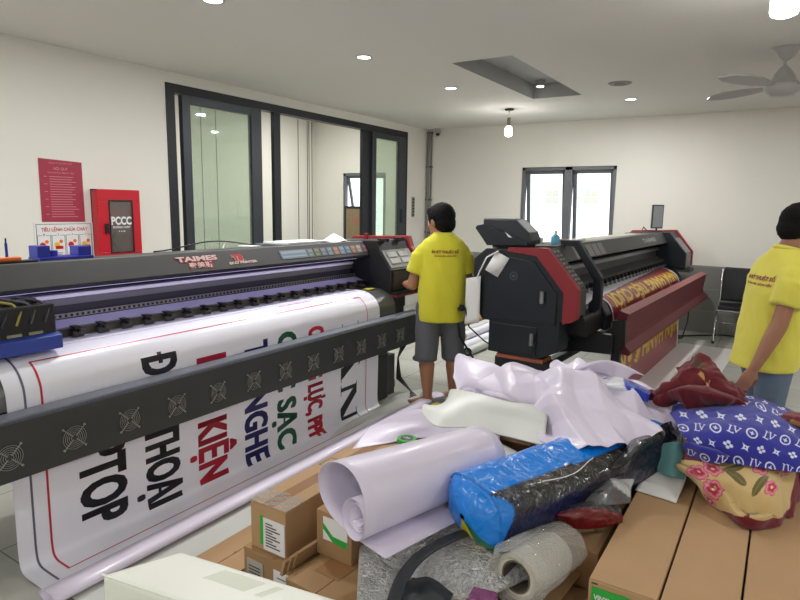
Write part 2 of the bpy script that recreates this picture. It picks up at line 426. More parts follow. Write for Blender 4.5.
leaf('door_2', 4.08, 5.17, XL - .0, .10, .16, None, rot=0, hinge=4.08)
leaf('door_3', 7.415, 8.33, XL - .01, .10, .2, None, handle=8.22)
# room beyond
m = MB(); m.box(-8.45, -8.3, 0, 9.75, 0, 3.3)
struct('wall_far', m, M['wall'])
m = MB(); bx0, bx1, bz1, bz0 = -7.53, -6.5, 2.27, .9; yb2 = 9.6
m.box(-8.45, bx0, yb2, yb2 + T, 0, 3.3); m.box(bx1, XL - T, yb2, yb2 + T, 0, 3.3); m.box(bx0, bx1, yb2, yb2 + T, bz1, 3.3); m.box(bx0, bx1, yb2, yb2 + T, 0, bz0)
struct('wall_beyond', m, M['wall'])
struct('wall_end', MB().box(-8.45, XL - T, -.15, 0, 0, 3.3), M['wall'])
struct('trim_3', MB().box(-8.45, XL, -.15, 9.75, 3.3, 3.4), M['ceil'])
struct('trim_4', MB().box(XL - T, XL, 0, 9.75, ZC + .3, 3.3), M['wall'])
m = MB(); m.box(bx0, bx1, yb2 + .02, yb2 + .1, bz1 - .05, bz1); m.box(bx0, bx1, yb2 + .02, yb2 + .1, bz0, bz0 + .05); m.box(bx0, bx0 + .05, yb2 + .02, yb2 + .1, bz0, bz1); m.box(bx1 - .05, bx1, yb2 + .02, yb2 + .1, bz0, bz1)
m.box(-7.06, -6.98, yb2 + .02, yb2 + .1, bz0, bz1)
w2 = struct('window_2', m, M['greyframe'])
sash(bx0 + .05, -7.06, math.radians(14), w2, bz0 + .05, bz1 - .05, yb2 + .06, .05)
sash(-6.98, bx1 - .05, math.radians(0), w2, bz0 + .05, bz1 - .05, yb2 + .06, .05)
m = MB()
for yy in (6.80, 7.11, 9.15, 9.42, 9.47, 9.86 - .3): m.box(-8.3, -8.296, yy - .008, yy + .008, 0, 3.3)
struct('trim_5', m, mat('panel_joint', s2l(70, 70, 66), .8))
t = thing('picture_frame', (-6.85, 9.35, 0), 'brown framed board standing in front of the window in the room beyond', 'picture')
p0 = WY(345, 206, 9.35); p1 = WY(370, 206, 9.35)
MB().box(p0.x, p1.x, 9.33, 9.37, .02, p0.z).build('frame', M['black'], t)
MB().box(p0.x + .05, p1.x - .05, 9.322, 9.332, .1, p0.z - .05).build('panel', M['pict'], t)
m = MB(); c = (p0.x + p1.x) / 2; m.box(c - .1, c + .1, 9.316, 9.324, p0.z - .32, p0.z - .2); m.build('print', mat('reddish_print', s2l(150, 105, 85), .6), t)

# pipe, camera dome, switches
t = thing('conduit_pipe', (-5.24, 9.0, .92), 'thin grey conduit running down the corner beside the glass door', 'pipe')
m = MB(); m.cyl((-5.235, 9.0, .92), (-5.235, 9.0, 2.87), .022, n=10); m.cyl((-5.185, 9.02, .92), (-5.185, 9.02, 2.87), .014, n=10); m.build('tube', mat('pipe_grey', s2l(120, 118, 116), .6, var=.3, vscale=6), t)
m = MB()
for z in (1.2, 1.75, 2.3, 2.86): m.box(-5.27, -5.165, 8.99, 9.045, z, z + .02)
m.build('clamp', M['char'], t)
t = thing('security_camera', (-5.04, 8.97, 2.8), 'tiny dark camera high in the corner by the conduit', 'camera')
MB().ell((-5.04, 8.96, 2.84), .035, .035, .035).build('lens', M['black'], t); MB().cyl((-5.04, 8.96, 2.85), (-5.04, 8.96, 2.925), .05, .05).build('base', M['fanwhite'], t)
t = thing('switch_panel', (XL, 8.6, 1.47), 'narrow dark strip of wall switches right of the glass door', 'switch')
MB().box(XL, XL + .012, 8.56, 8.64, 1.47, 1.80).build('plate', mat('switch_plate', s2l(150, 148, 140), .5), t)
m = MB()
for i in range(6): m.box(XL + .012, XL + .02, 8.57, 8.63, 1.49 + i * .05, 1.525 + i * .05)
m.build('button', M['char'], t)

# poster and fire signs on the left wall
def wallfn(y, z, off=.006): return lambda a, b: (XL + off, y + a, z + b)
t = thing('red_poster', (XL, 2.83, 1.465), 'dark red notice poster covered in fine pale text on the left wall', 'poster')
MB().prism([(2.655, 1.995), (3.02, 1.98), (3.02, 1.465), (2.65, 1.47)], XL + .001, XL + .005, 'x').build('sheet', M['crimson'], t)
m = MB(); put_text(m, 'NỘI QUY', wallfn(2.835, 1.905), .12, .022, 0, .01, 'c'); put_text(m, 'PHÒNG MÁY IN', wallfn(2.835, 1.875), .22, .012, 0, .005, 'c')
put_text(m, 'CÔNG TY QUẢNG CÁO', wallfn(2.835, 1.955), .2, .012, 0, .005, 'c')
for i in range(17):
    z = 1.845 - i * .021; L = random.uniform(.18, .25)
    m.box(XL + .005, XL + .0065, 2.735, 2.735 + L, z, z + .005)
    if i % 3 == 0: m.box(XL + .005, XL + .0065, 2.69, 2.715, z, z + .005)
m.build('lettering', M['pink'], t)
t = thing('fire_notice', (XL, 2.83, 1.1), 'white fire-drill notice with four numbered picture panels below the red poster', 'sign')
MB().box(XL + .001, XL + .006, 2.58, 3.085, 1.12, 1.462).build('board', M['paper'], t)
m = MB(); y0, y1, z0, z1 = 2.595, 3.07, 1.13, 1.45
for a in ((y0, y1, z1 - .004, z1), (y0, y0 + .004, z0, z1), (y1 - .004, y1, z0, z1)): m.box(XL + .006, XL + .0075, *a)
m.build('border', M['char'], t)
m = MB(); put_text(m, 'TIÊU LỆNH CHỮA CHÁY', wallfn(2.835, 1.388, .0078), .40, .03, 0, .015, 'c'); m.build('heading', M['red'], t)
for i in range(4):
    yc = 2.655 + i * .12; m = MB()
    for a in ((yc - .056, yc + .056, 1.352, 1.355), (yc - .056, yc - .053, 1.14, 1.352), (yc + .053, yc + .056, 1.14, 1.352)): m.box(XL + .006, XL + .0075, *a)
    m.cyl((XL + .006, yc, 1.36), (XL + .008, yc, 1.36), .017, n=16, mi=1)
    put_text(m, str(i + 1), wallfn(yc, 1.351, .0085), .008, .018, 0, .01, 'c')
    k = i
    m.cyl((XL + .006, yc - .015, 1.27), (XL + .0078, yc - .015, 1.27), .026, n=8, mi=2 + (k % 2)); m.box(XL + .006, XL + .0082, yc - .03, yc + .035, 1.235, 1.262, 3 - (k % 2)); m.cyl((XL + .006, yc + .02, 1.30), (XL + .0076, yc + .02, 1.30), .016, n=8, mi=4)
    for j in range(4): m.box(XL + .006, XL + .0075, yc - .04, yc + .03 - .01 * j, 1.20 - j * .014, 1.204 - j * .014)
    m.build('picture_panel', [M['char'], M['paper'], M['red'], M['ink_y'], M['orange']], t)
t = thing('fire_hose_cabinet', (XL, 3.3, 1.13), 'bright red fire hose cabinet with a glazed door lettered PCCC', 'cabinet')
D = .09; m = MB(); fy0, fy1, fz0, fz1 = 3.085, 3.505, 1.13, 1.755; gy0, gy1, gz0, gz1 = 3.20, 3.415, 1.19, 1.65
m.box(XL, XL + .015, fy0, fy1, fz0, fz1); m.box(XL, XL + D, fy0, fy0 + .012, fz0, fz1); m.box(XL, XL + D, fy1 - .012, fy1, fz0, fz1); m.box(XL, XL + D, fy0, fy1, fz1 - .012, fz1); m.box(XL, XL + D, fy0, fy1, fz0, fz0 + .012)
m.build('case', M['red'], t)
m = MB(); m.box(XL + D, XL + D + .012, fy0, fy1, gz1, fz1); m.box(XL + D, XL + D + .012, fy0, fy1, fz0, gz0); m.box(XL + D, XL + D + .012, fy0, gy0, gz0, gz1); m.box(XL + D, XL + D + .012, gy1, fy1, gz0, gz1)
dr = m.build('door', M['red'], t, bevel=.004)
m = MB(); r = .012
for a in ((gy0 - r, gy1 + r, gz1, gz1 + r), (gy0 - r, gy1 + r, gz0 - r, gz0), (gy0 - r, gy0, gz0, gz1), (gy1, gy1 + r, gz0, gz1)): m.box(XL + D + .008, XL + D + .018, *a)
m.build('gasket', M['black'], dr, bevel=.003)
MB().box(XL + D + .002, XL + D + .006, gy0, gy1, gz0, gz1).build('pane', glass('cabinet_glass', (.75, .75, .72), .10, .03, .12, (.6, .6, .58)), dr)
m = MB(); put_text(m, 'PCCC', lambda a, b: (XL + D + .009, 3.31 + a, 1.44 + b), .20, .075, 0, .04, 'c')
for j, (w_, h_) in enumerate(((.17, .018), (.13, .014))): put_text(m, ('PHÒNG CHÁY', '114')[j], lambda a, b: (XL + D + .009, 3.31 + a, 1.405 - j * .035 + b), w_ * (1 if j == 0 else .5), h_, 0, .02, 'c')
m.build('lettering', M['paper'], dr)
MB().box(XL + D + .012, XL + D + .03, 3.14, 3.175, 1.36, 1.45).build('latch', M['black'], dr, bevel=.004)
m = MB(); m.cyl((XL + .05, 3.31, 1.30), (XL + .085, 3.31, 1.30), .08, n=20); m.build('hose_reel', mat('dark_red_hose', s2l(120, 30, 36), .7), t)

# ------------------------------------------------------------------ ceiling things
def downlight(x, y, r=.062):
    t = thing('recessed_downlight', (x, y, ZC), '', 'light', 'round recessed downlights in the ceiling')
    MB().ring((0 + x, y, ZC - .006), (x, y, ZC + .01), r + .012, r - .004, 28).build('rim', M['fanwhite'], t)
    MB().cyl((x, y, ZC - .004), (x, y, ZC + .002), r - .003, n=28).build('lens', M['lens'], t)
    return t
def area(name, loc, size, power, col=(1, .99, .975), rot=None):
    l = bpy.data.lights.new(name, 'AREA'); l.shape = 'DISK'; l.size = size; l.energy = power; l.color = col
    o = bpy.data.objects.new(name, l); C.objects.link(o); o.location = loc
    if rot: o.rotation_euler = rot
    return o
DL = [(-3.216, 2.765, 'downlight at the top edge of the photo, nearest of the left row'), (-3.248, 4.434, 'middle downlight of the left row, above the big white banner'),
      (-3.23, 6.01, 'downlight of the left row just left of the ceiling recess'), (-1.69, 7.58, 'small downlight near the back wall, right of the recess')]
d0 = downlight(DL[0][0], DL[0][1]); d0['label'] = DL[0][2]
for x, y, l in DL[1:]: dup(d0, location=(x, y, ZC), label=l)
LP = 33
for x, y, l in DL: area('downlight_lamp', (x, y, ZC - .015), .11, LP)
for x, y in ((.9, 7.4), (2.3, 5.0), (2.3, 2.4), (-4.2, .6), (-1.2, -1.6), (1.6, -1.6), (-3.9, -1.4)):
    c = dup(d0, location=(x, y, ZC), label='recessed downlight of the same grid, outside the picture'); area('downlight_lamp', (x, y, ZC - .015), .11, 12 if y > 4 else LP)
# recess spot
t = thing('recess_spotlight', (-2.56, 6.95, ZC + .1), 'small round spotlight inside the ceiling recess', 'light')
MB().cyl((-2.53, 6.85, ZC + .095), (-2.53, 6.85, ZC + .16), .055, .06, n=20).build('housing', mat('spot_grey', s2l(150, 150, 150), .5), t)
MB().cyl((-2.53, 6.85, ZC + .088), (-2.53, 6.85, ZC + .097), .038, n=20).build('lens', M['lens'], t)
# detector
t = thing('ceiling_speaker', (-1.588, 6.588, ZC), 'flat round grey disc fixed to the ceiling right of the recess', 'detector')
MB().cyl((-1.588, 6.588, ZC - .012), (-1.588, 6.588, ZC), .10, .12, n=28).build('disc', mat('grey_disc', s2l(140, 138, 134), .6), t)
MB().cyl((-1.588, 6.588, ZC - .02), (-1.588, 6.588, ZC - .012), .05, .06, n=28).build('centre', mat('grey_disc_centre', s2l(120, 118, 114), .6), t)
for x, y, l in ((-6.9, 5.2, 'added downlight, out of view, brightening the room beyond the glass doors, nearer one'), (-6.9, 8.0, 'added downlight, out of view, brightening the room beyond the glass doors, farther one')):
    c = dup(d0, location=(x, y, 3.3), label=l); area('downlight_lamp', (x, y, 3.285), .12, 42, (1, .98, .93))  # fixtures and lamps added behind the lintel to brighten the room beyond
# pendant bulbs
def pendant(x, y, drop, r, label, power):
    t = thing('pendant_bulb', (x, y, ZC), label, 'light')
    MB().cyl((x, y, ZC - .02), (x, y, ZC), .055, .06, n=20).build('ceiling_rose', M['black'], t)
    MB().cyl((x, y, ZC - drop + .02), (x, y, ZC - .02), .005, n=8).build('cord', M['paper'], t)
    MB().cyl((x, y, ZC - drop - .09), (x, y, ZC - drop + .02), .026, .022, n=14).build('socket', mat('brass_socket', s2l(110, 100, 84), .4, .5), t)
    m = MB(); z = ZC - drop - .09
    prof = [(.026, 0), (r * .75, -.015), (r, -.035), (r, -.10), (r * .9, -.118), (r * .5, -.13), (0.001, -.134)]
    m.add([(x + q * math.cos(2 * PI * i / 20), y + q * math.sin(2 * PI * i / 20), z + h) for q, h in prof for i in range(20)],
          [(k * 20 + i, k * 20 + (i + 1) % 20, (k + 1) * 20 + (i + 1) % 20, (k + 1) * 20 + i) for k in range(len(prof) - 1) for i in range(20)], 0, True)
    m.build('bulb', M['bulb'], t)
    l = bpy.data.lights.new('bulb_lamp', 'POINT'); l.energy = power; l.shadow_soft_size = r; l.color = (1, .97, .92)
    o = bpy.data.objects.new('bulb_lamp', l); C.objects.link(o); o.location = (x, y, z - .25)
pendant(-3.215, 7.61, .13, .05, 'hanging bulb on a short cord near the back wall, beyond the recess', 9)
pbx = W(785, 5, ZC - .21)
pendant(pbx.x, pbx.y, .05, .068, 'large glowing bulb at the top right corner of the photo', 9)
# ceiling fan
fx, fy = -.145, 5.81
t = thing('ceiling_fan', (fx, fy, ZC), 'white ceiling fan with blades, cut by the right edge of the photo', 'fan')
def lathe(mb, prof, x, y, n=28, mi=0):
    mb.add([(x + q * math.cos(2 * PI * i / n), y + q * math.sin(2 * PI * i / n), h) for q, h in prof for i in range(n)],
           [(k * n + i, k * n + (i + 1) % n, (k + 1) * n + (i + 1) % n, (k + 1) * n + i) for k in range(len(prof) - 1) for i in range(n)], mi, True); return mb
lathe(MB(), [(.001, ZC), (.105, ZC), (.10, ZC - .012), (.07, ZC - .05), (.03, ZC - .09), (.012, ZC - .1)], fx, fy).build('canopy', M['fanwhite'], t)
MB().cyl((fx, fy, ZC - .15), (fx, fy, ZC - .08), .012, n=12).build('rod', M['fanwhite'], t)
lathe(MB(), [(.012, ZC - .13), (.035, ZC - .15), (.07, ZC - .20), (.09, ZC - .25), (.125, ZC - .27), (.135, ZC - .285), (.13, ZC - .32), (.11, ZC - .345), (.09, ZC - .35), (.09, ZC - .365), (.001, ZC - .37)], fx, fy).build('motor', M['fanwhite'], t)
for ang in [math.radians(q) for q in (235, 145, 55, 325)]:
    R = Matrix.Rotation(ang, 3, 'Z')
    prof = [(.13, .025), (.3, .075), (.48, .085), (.62, .06), (.70, .01)]
    pts = [(a, w) for a, w in prof] + [(a, -w * .6) for a, w in prof[::-1]]
    top = [Vector((fx, fy, ZC - .285)) + R @ Vector((a, w, .25 * w)) for a, w in pts]
    m = MB(); n = len(top); m.add(top + [p - Vector((0, 0, .008)) for p in top], [list(range(n)), list(range(n, 2 * n))[::-1]] + [(i, i + n, (i + 1) % n + n, (i + 1) % n) for i in range(n)])
    m.build('blade', M['fanwhite'], t)
# daylight through both windows comes from the world
w = bpy.data.worlds.new('world'); S.world = w; w.use_nodes = True
bg = w.node_tree.nodes['Background']; bg.inputs[0].default_value = (.93, .97, 1, 1); bg.inputs[1].default_value = 3.0
sl_ = bpy.data.lights.new('sun', 'SUN'); sl_.energy = 5; sl_.angle = .02; so = bpy.data.objects.new('sun', sl_); C.objects.link(so); so.rotation_euler = Vector((.15, .75, -.64)).to_track_quat('-Z', 'Y').to_euler()
# ================================================================== PRINTERS
def polyfn(pts):
    """arc-length parametrised profile in (x,z)"""
    P = [Vector(p) for p in pts]; acc = [0]
    for a, b in zip(P, P[1:]): acc.append(acc[-1] + (b - a).length)
    def f(s):
        s = max(0, min(acc[-1], s))
        for k in range(len(P) - 1):
            if s <= acc[k + 1] or k == len(P) - 2:
                t = (s - acc[k]) / max(1e-9, acc[k + 1] - acc[k]); d = (P[k + 1] - P[k]).normalized()
                return P[k].lerp(P[k + 1], t), Vector((-d[1], d[0]))
        return P[-1], Vector((1, 0))
    f.L = acc[-1]
    def s_of(pred):
        n = 600
        for i in range(n):
            s = f.L * i / n
            if pred(f(s)[0]): return s
        return f.L
    f.s_of = s_of
    return f
def smooth_profile(pts, it=3):
    P = [Vector(p) for p in pts]
    for _ in range(it):
        Q = [P[0]]
        for a, b in zip(P, P[1:]): Q += [a.lerp(b, .25), a.lerp(b, .75)]
        P = Q + [P[-1]]
    return P
def banner_sheet(mb, prof, y0, y1, mi=0, ny=2, th=.0012, matfn=None, ns=90):
    f = prof
    us = [f.L * i / (ns - 1) for i in range(ns)]
    for sgn in (1, -1):
        def g(a, b):
            p, n = f(b * f.L); return (p[0] + (n[0] * th * sgn), y0 + (y1 - y0) * a, p[1] + n[1] * th * sgn)
        mb.grid(g, ny, ns, mi, True, matfn if sgn == 1 else None)
def outer_normal(prof): pass

# ------------------------------------------------ the printer standing along the left wall
PX0 = -3.62
y_in0, y_in1, y_out = .82, 4.15, 4.62
t = thing('large_format_printer', (-3.15, 2.4, 0), 'long charcoal banner printer along the left wall, printing the white banner', 'printer')
P1 = t
# tower shells (closed ends)
towerP = [(-2.75, .93), (-2.75, 1.115), (-2.865, 1.275), (-2.90, 1.36), (-3.5, 1.335), (PX0, 1.25), (PX0, .93)]
for (a, b) in ((y_in1, y_out), (.35, y_in0)):
    MB().prism(towerP, a, b, 'y').build('end_housing', M['black'], t, bevel=.008)
capP = [(-2.73, .95), (-2.73, 1.12), (-2.85, 1.29), (-2.885, 1.385), (-3.5, 1.36), (-3.64, 1.26), (-3.64, .95)]
MB().prism(capP, y_out, y_out + .07, 'y').build('end_cap', M['redtrim'], t, bevel=.01)
# grey control face on the tower
def slant(pa, pb, y0, y1, off, mb, mi=0, w=.006):
    pa = Vector(pa); pb = Vector(pb); d = (pb - pa).normalized(); n = Vector((d[1], -d[0]))
    if n[0] < 0: n = -n
    q = [pa + n * off, pb + n * off, pb + n * (off + w), pa + n * (off + w)]
    mb.prism([tuple(x) for x in q], y0, y1, 'y', mi)
m = MB(); slant((-2.76, 1.13), (-2.862, 1.272), y_in1 + .02, y_out - .03, .001, m, 0)
cp = m.build('control_panel', mat('panel_grey', s2l(128, 128, 130), .5), t)
m = MB()
for i in range(2):
    for j in range(2):
        a = .22 + j * .36; pa = Vector((-2.76, 1.13)).lerp(Vector((-2.862, 1.272)), a); pb = Vector((-2.76, 1.13)).lerp(Vector((-2.862, 1.272)), a + .28)
        slant(pa, pb, y_in1 + .06 + i * .17, y_in1 + .2 + i * .17, .008, m)
m.build('instruction_sticker', mat('sticker_grey', s2l(165, 168, 170), .5), cp)
m = MB(); slant((-2.75, .95), (-2.75, 1.1), y_in1 + .04, y_out - .04, .001, m, 0); m.build('lower_panel', M['char'], t)
m = MB(); m.box(-2.93, -2.85, y_in1 + .06, y_in1 + .12, 1.345, 1.372); m.box(-2.93, -2.85, y_in1 + .3, y_in1 + .36, 1.345, 1.372); m.build('switch_clip', M['black'], t)
MB().cyl((-3.2, y_in1 + .27, 1.345), (-3.2, y_in1 + .27, 1.40), .022, n=14).build('emergency_button', M['redtrim'], t)
# top cover and fascia
topP = [(-2.97, 1.235), (-3.045, 1.35), (-3.56, 1.315), (PX0, 1.25), (PX0, 1.22), (-3.55, 1.22), (-3.08, 1.235)]
MB().prism(topP, y_in0, y_in1, 'y').build('top_cover', M['char'], t, bevel=.004)
MB().box(-3.0, -2.975, y_in0, y_in1, 1.215, 1.236).build('cover_edge', mat('deep_blue_edge', s2l(34, 34, 60), .4), t)
# printed name on the fascia
def fas(y, k, off=.002):
    a = Vector((-2.97, 1.235)); b = Vector((-3.045, 1.35)); d = (b - a).normalized(); n = Vector((d[1], -d[0]))
    return lambda u, v: (a[0] + d[0] * (k + v) + n[0] * off, y + u, a[1] + d[1] * (k + v) + n[1] * off)
m = MB(); yl = 2.26
put_text(m, 'TAIMES', fas(yl, .075, .004), .30, .034, 0, .04); put_text(m, 'TAIMES', fas(yl - .003, .072, .002), .306, .040, 1, .09)
put_text(m, '泰美斯', fas(yl + .07, .03, .004), .18, .03, 0, .02); put_text(m, '泰美斯', fas(yl + .065, .026, .002), .19, .038, 1, .08)
m.build('brand_lettering', [mat('logo_pale', s2l(205, 180, 176), .5), mat('logo_red', s2l(170, 42, 50), .5)], t); m = MB()
put_text(m, 'T8', fas(yl + .42, .055, .004), .09, .05, 1, .08); put_text(m, 'T8', fas(yl + .417, .052, .002), .096, .056, 0, .14)
put_text(m, 'ECO PRINTER', fas(yl + .38, .03, .003), .24, .018, 0, .05)
m.build('model_lettering', [mat('logo_pale', s2l(205, 180, 176), .5), mat('logo_red', s2l(170, 42, 50), .5)], t)
cols = [(120, 150, 180), (110, 120, 130), (92, 110, 60), (96, 110, 140), (90, 130, 150), (170, 100, 70), (100, 140, 170), (80, 110, 150), (160, 90, 60), (150, 160, 150), (130, 60, 80)]
for i, c in enumerate(cols):
    m = MB(); f = fas(0, 0, .003); g = fas(0, 0, .001)
    if i == 0: a0, a1 = 3.12, 3.40
    else: a0 = 3.30 + i * .083 * 1.0; a0 = 3.33 + i * .076; a1 = a0 + .066
    a, b = .03, .10
    v = [f(a0, a), f(a1, a), f(a1, b), f(a0, b), g(a0, a), g(a1, a), g(a1, b), g(a0, b)]
    m.add(v, [(0, 1, 2, 3), (7, 6, 5, 4), (0, 4, 5, 1), (1, 5, 6, 2), (2, 6, 7, 3), (3, 7, 4, 0)])
    hh = lambda u, k: fas(0, 0, .0042)(u, k)
    m.add([hh(a0 + .012, .07), hh(a1 - .012, .07), hh(a1 - .012, .092), hh(a0 + .012, .092)], [(0, 1, 2, 3)], 1)
    m.add([hh(a0 + .012, .04), hh(a1 - .02, .04), hh(a1 - .02, .055), hh(a0 + .012, .055)], [(0, 1, 2, 3)], 1)
    m.build('warning_sticker', [mat('sticker%d' % i, s2l(*[x * .55 + 42 for x in c]), .5), mat('stickerin%d' % i, s2l(*[x * .5 + 75 for x in c]), .5)], t)
# inside: back plate, rails, slotted strip, plate, platen
MB().box(-3.55, -3.40, y_in0, y_in1, .93, 1.22).build('back_plate', M['black'], t)
m = MB(); m.box(-3.17, -3.14, y_in0, y_in1, 1.146, 1.168); o = m.build('guide_rail', mat('bright_rail', s2l(232, 232, 240), .3, .2), t, bevel=.004)
MB().box(-3.28, -3.17, y_in0, y_in1, 1.06, 1.175).build('carriage_beam', mat('rail_body', s2l(70, 70, 84), .4, .5), t)
MB().box(-3.17, -3.15, y_in0, y_in1, 1.108, 1.144).build('rail_face', mat('rail_face', s2l(120, 120, 132), .35, .6), t)
m = MB(); m.box(-3.13, -3.12, y_in0, y_in1, 1.045, 1.068)
for i in range(110): m.box(-3.12, -3.117, y_in0 + .015 + i * .03, y_in0 + .027 + i * .03, 1.05, 1.063, 1)
m.build('encoder_strip', [M['alu'], M['black']], t)
m = MB(); m.prism([(-3.12, 1.04), (-3.03, 1.015), (-3.03, 1.008), (-3.13, 1.03)], y_in0, y_in1, 'y'); m.build('lavender_plate', mat('lavender_plate', s2l(168, 168, 190), .35, .2), t)
MB().box(-3.14, -3.03, y_in0, y_in1, .955, 1.008).build('media_gate', mat('gate_olive', s2l(96, 94, 84), .5, .3), t)
# platen
plP = smooth_profile([(-3.10, .958), (-2.93, .960), (-2.84, .952), (-2.76, .915), (-2.715, .85), (-2.71, .79), (-2.71, .76)], 2)
poly = [tuple(p) for p in plP] + [(-2.80, .76), (-3.10, .90)]
MB().prism(poly, y_in0, y_in1 + .02, 'y').build('platen', mat('platen_grey', s2l(112, 114, 114), .3, .6), t)
m = MB(); m.box(-2.93, -2.86, 4.0, 4.1, .9605, .9625); m.build('caution_label', mat('caution_yellow', s2l(176, 170, 40), .5), t)
# pinch rollers
def pinch_roller(y, t, x=-3.0, z=.985):
    m = MB(); m.box(x - .04, x + .012, y - .016, y + .016, z + .004, z + .034); m.cyl((x + .008, y - .027, z - .006), (x + .008, y + .027, z - .006), .015, n=12, mi=1)
    m.box(x + .004, x + .03, y - .005, y + .005, z + .008, z + .020); m.cyl((x - .02, y - .032, z + .02), (x - .02, y + .032, z + .02), .005, n=8)
    return m.build('pinch_roller', [M['black'], M['char']], t)
r0 = pinch_roller(.96, t); oy = r0.location.y
for i in range(1, 24):
    c = dup(r0, t); c.location.y = oy + .1353 * i
MB().cyl((-3.02, y_in0, 1.006), (-3.02, y_in1, 1.006), .006, n=8).build('roller_shaft', M['char'], t)
# print carriage
m = MB(); m.box(-3.16, -2.82, .80, 1.445, 1.03, 1.18, 0); m.box(-3.12, -2.88, .95, 1.40, 1.165, 1.205, 0)
cg = m.build('print_carriage', M['black'], t, bevel=.008)
MB().prism([(-2.79, .972), (-2.79, 1.035), (-2.82, 1.045), (-3.1, 1.045), (-3.1, .972)], .80, 1.455, 'y').build('carriage_skirt', M['cblue'], cg, bevel=.004)
m = MB()
for k in range(7):
    y = .98 + k * .06; m.tube([(-2.95, y - .08, 1.20), (-2.91, y - .02, 1.212), (-2.86, y + .06, 1.19), (-2.825, y + .08, 1.16), (-2.812, y + .05, 1.10)], .006, 6, k % 3)
m.build('ink_hose', [mat('hose_purple', s2l(50, 46, 70), .3), mat('hose_olive', s2l(150, 140, 60), .4), mat('hose_clear', s2l(80, 80, 92), .2)], cg)
m = MB()
for k in range(5): m.box(-2.825, -2.812, .96 + k * .09, 1.02 + k * .09, 1.05, 1.062)
m.box(-2.825, -2.815, 1.12, 1.16, 1.07, 1.1, 1)
m.build('print_head', [mat('head_metal', s2l(150, 150, 130), .4, .5), M['redtrim']], cg)
# violet curing lamp strip under the cover
MB().box(-3.06, -3.03, y_in0 + .1, y_in1 - .1, 1.205, 1.213).build('lamp_strip', mat('violet_strip', (.62, .55, 1.0), .4, emis=.8), t)
vl = bpy.data.lights.new('violet_lamp', 'AREA'); vl.shape = 'RECTANGLE'; vl.size = .03; vl.size_y = 3.1; vl.energy = 1.4; vl.color = (.66, .58, 1)
vo = bpy.data.objects.new('violet_lamp', vl); C.objects.link(vo); vo.location = (-3.04, 2.48, 1.20); vo.rotation_euler = (0, math.radians(12), 0)
# lower body, legs
MB().box(-3.5, -2.9, y_in0 - .3, y_out - .02, .62, .93).build('lower_body', M['black'], t)
m = MB(); m.box(-2.98, -2.70, y_in1 + .02, y_out + .03, .905, .935); m.build('side_table', M['black'], t, bevel=.004)
MB().box(-2.98, -2.70, y_in1 + .02, y_out + .03, .89, .904).build('red_strip', M['redtrim'], t)
for y in (.92, 4.35): MB().box(-3.35, -2.98, y - .06, y + .06, .06, .62).build('leg', M['black'], t)
for y in (.92, 4.35):
    MB().box(-3.6, -2.85, y - .05, y + .05, .03, .11).build('foot', M['black'], t, bevel=.01)
m = MB(); m.box(-3.33, -3.25, .7, 4.35, .25, .33); m.build('crossbar', M['navy'], t)
m = MB(); m.box(-3.15, -2.78, 3.99, 4.18, 0.001, .40); m.build('waste_ink_tank', M['black'], t, bevel=.015)
m = MB(); m.box(-2.95, -2.82, 4.22, 4.34, 0.001, .36); m.cyl((-2.88, 4.28, .36), (-2.88, 4.28, .42), .012, n=8); m.build('ink_canister', M['char'], t, bevel=.01)
m = MB()
for k in range(4): m.tube([(-2.76, 4.30 + k * .03, .55), (-2.74, 4.32 + k * .03, .45), (-2.78, 4.33, .33), (-2.82, 4.38 + k * .02, .12), (-2.70, 4.42, .02), (-2.6, 4.35 - k * .03, .012), (-2.68, 4.1, .012)], .007, 6)
m.build('power_cable', M['black'], t)
m = MB()
for k in range(4): m.cyl((-2.695, 4.42 + (k % 2) * .035, .60 + (k // 2) * .05), (-2.66, 4.42 + (k % 2) * .035, .60 + (k // 2) * .05), .012, n=10)
m.build('red_connector', M['redtrim'], t)
# fan beam with its fans
b0, b1 = .45, 4.42
m = MB(); m.prism([(-2.61, .49), (-2.61, .735), (-2.625, .752), (-2.695, .757), (-2.695, .49)], b0, b1, 'y')
bm_ = m.build('dryer_beam', M['beam'], t)
MB().prism([(-2.613, .7365), (-2.625, .7535), (-2.695, .7585), (-2.695, .757), (-2.625, .752), (-2.61, .735)], b0, b1 - .02, 'y').build('beam_lip', M['lip'], bm_)
def cooling_fan(y, parent, x=-2.609, z=.598):
    m = MB(); r = .055
    for q in (.052, .043, .034, .025, .016): m.tube([(x + .006, y + q * math.cos(a * PI / 12), z + q * math.sin(a * PI / 12)) for a in range(24)], .0011, 5, 0, closed=True)
    for a in (45, 135, 225, 315):
        ca, sa = math.cos(math.radians(a)), math.sin(math.radians(a))
        m.cyl((x + .006, y + .010 * ca, z + .01 * sa), (x + .005, y + .068 * ca, z + .068 * sa), .0018, n=6)
        m.cyl((x, y + .068 * ca, z + .068 * sa), (x + .006, y + .068 * ca, z + .068 * sa), .005, n=8)
    m.cyl((x, y, z), (x + .002, y, z), .050, n=24, mi=1); m.cyl((x + .002, y, z), (x + .005, y, z), .016, n=16, mi=2)
    for k in range(7):
        a = 2 * PI * k / 7; c, s = math.cos(a), math.sin(a)
        m.add([(x + .003, y + .016 * c, z + .016 * s), (x + .003, y + .046 * math.cos(a + .1), z + .046 * math.sin(a + .1)), (x + .0045, y + .046 * math.cos(a + .6), z + .046 * math.sin(a + .6)), (x + .0045, y + .016 * math.cos(a + .5), z + .016 * math.sin(a + .5))], [(0, 1, 2, 3)], 2)
    return m.build('cooling_fan', [M['wire'], mat('fan_dark', s2l(34, 36, 38), .6), mat('fan_blade', s2l(56, 58, 60), .5)], parent)
f0 = cooling_fan(.566, bm_); oy = f0.location.y
for i in range(1, 14):
    c = dup(f0, bm_); c.location.y = oy + .271 * i
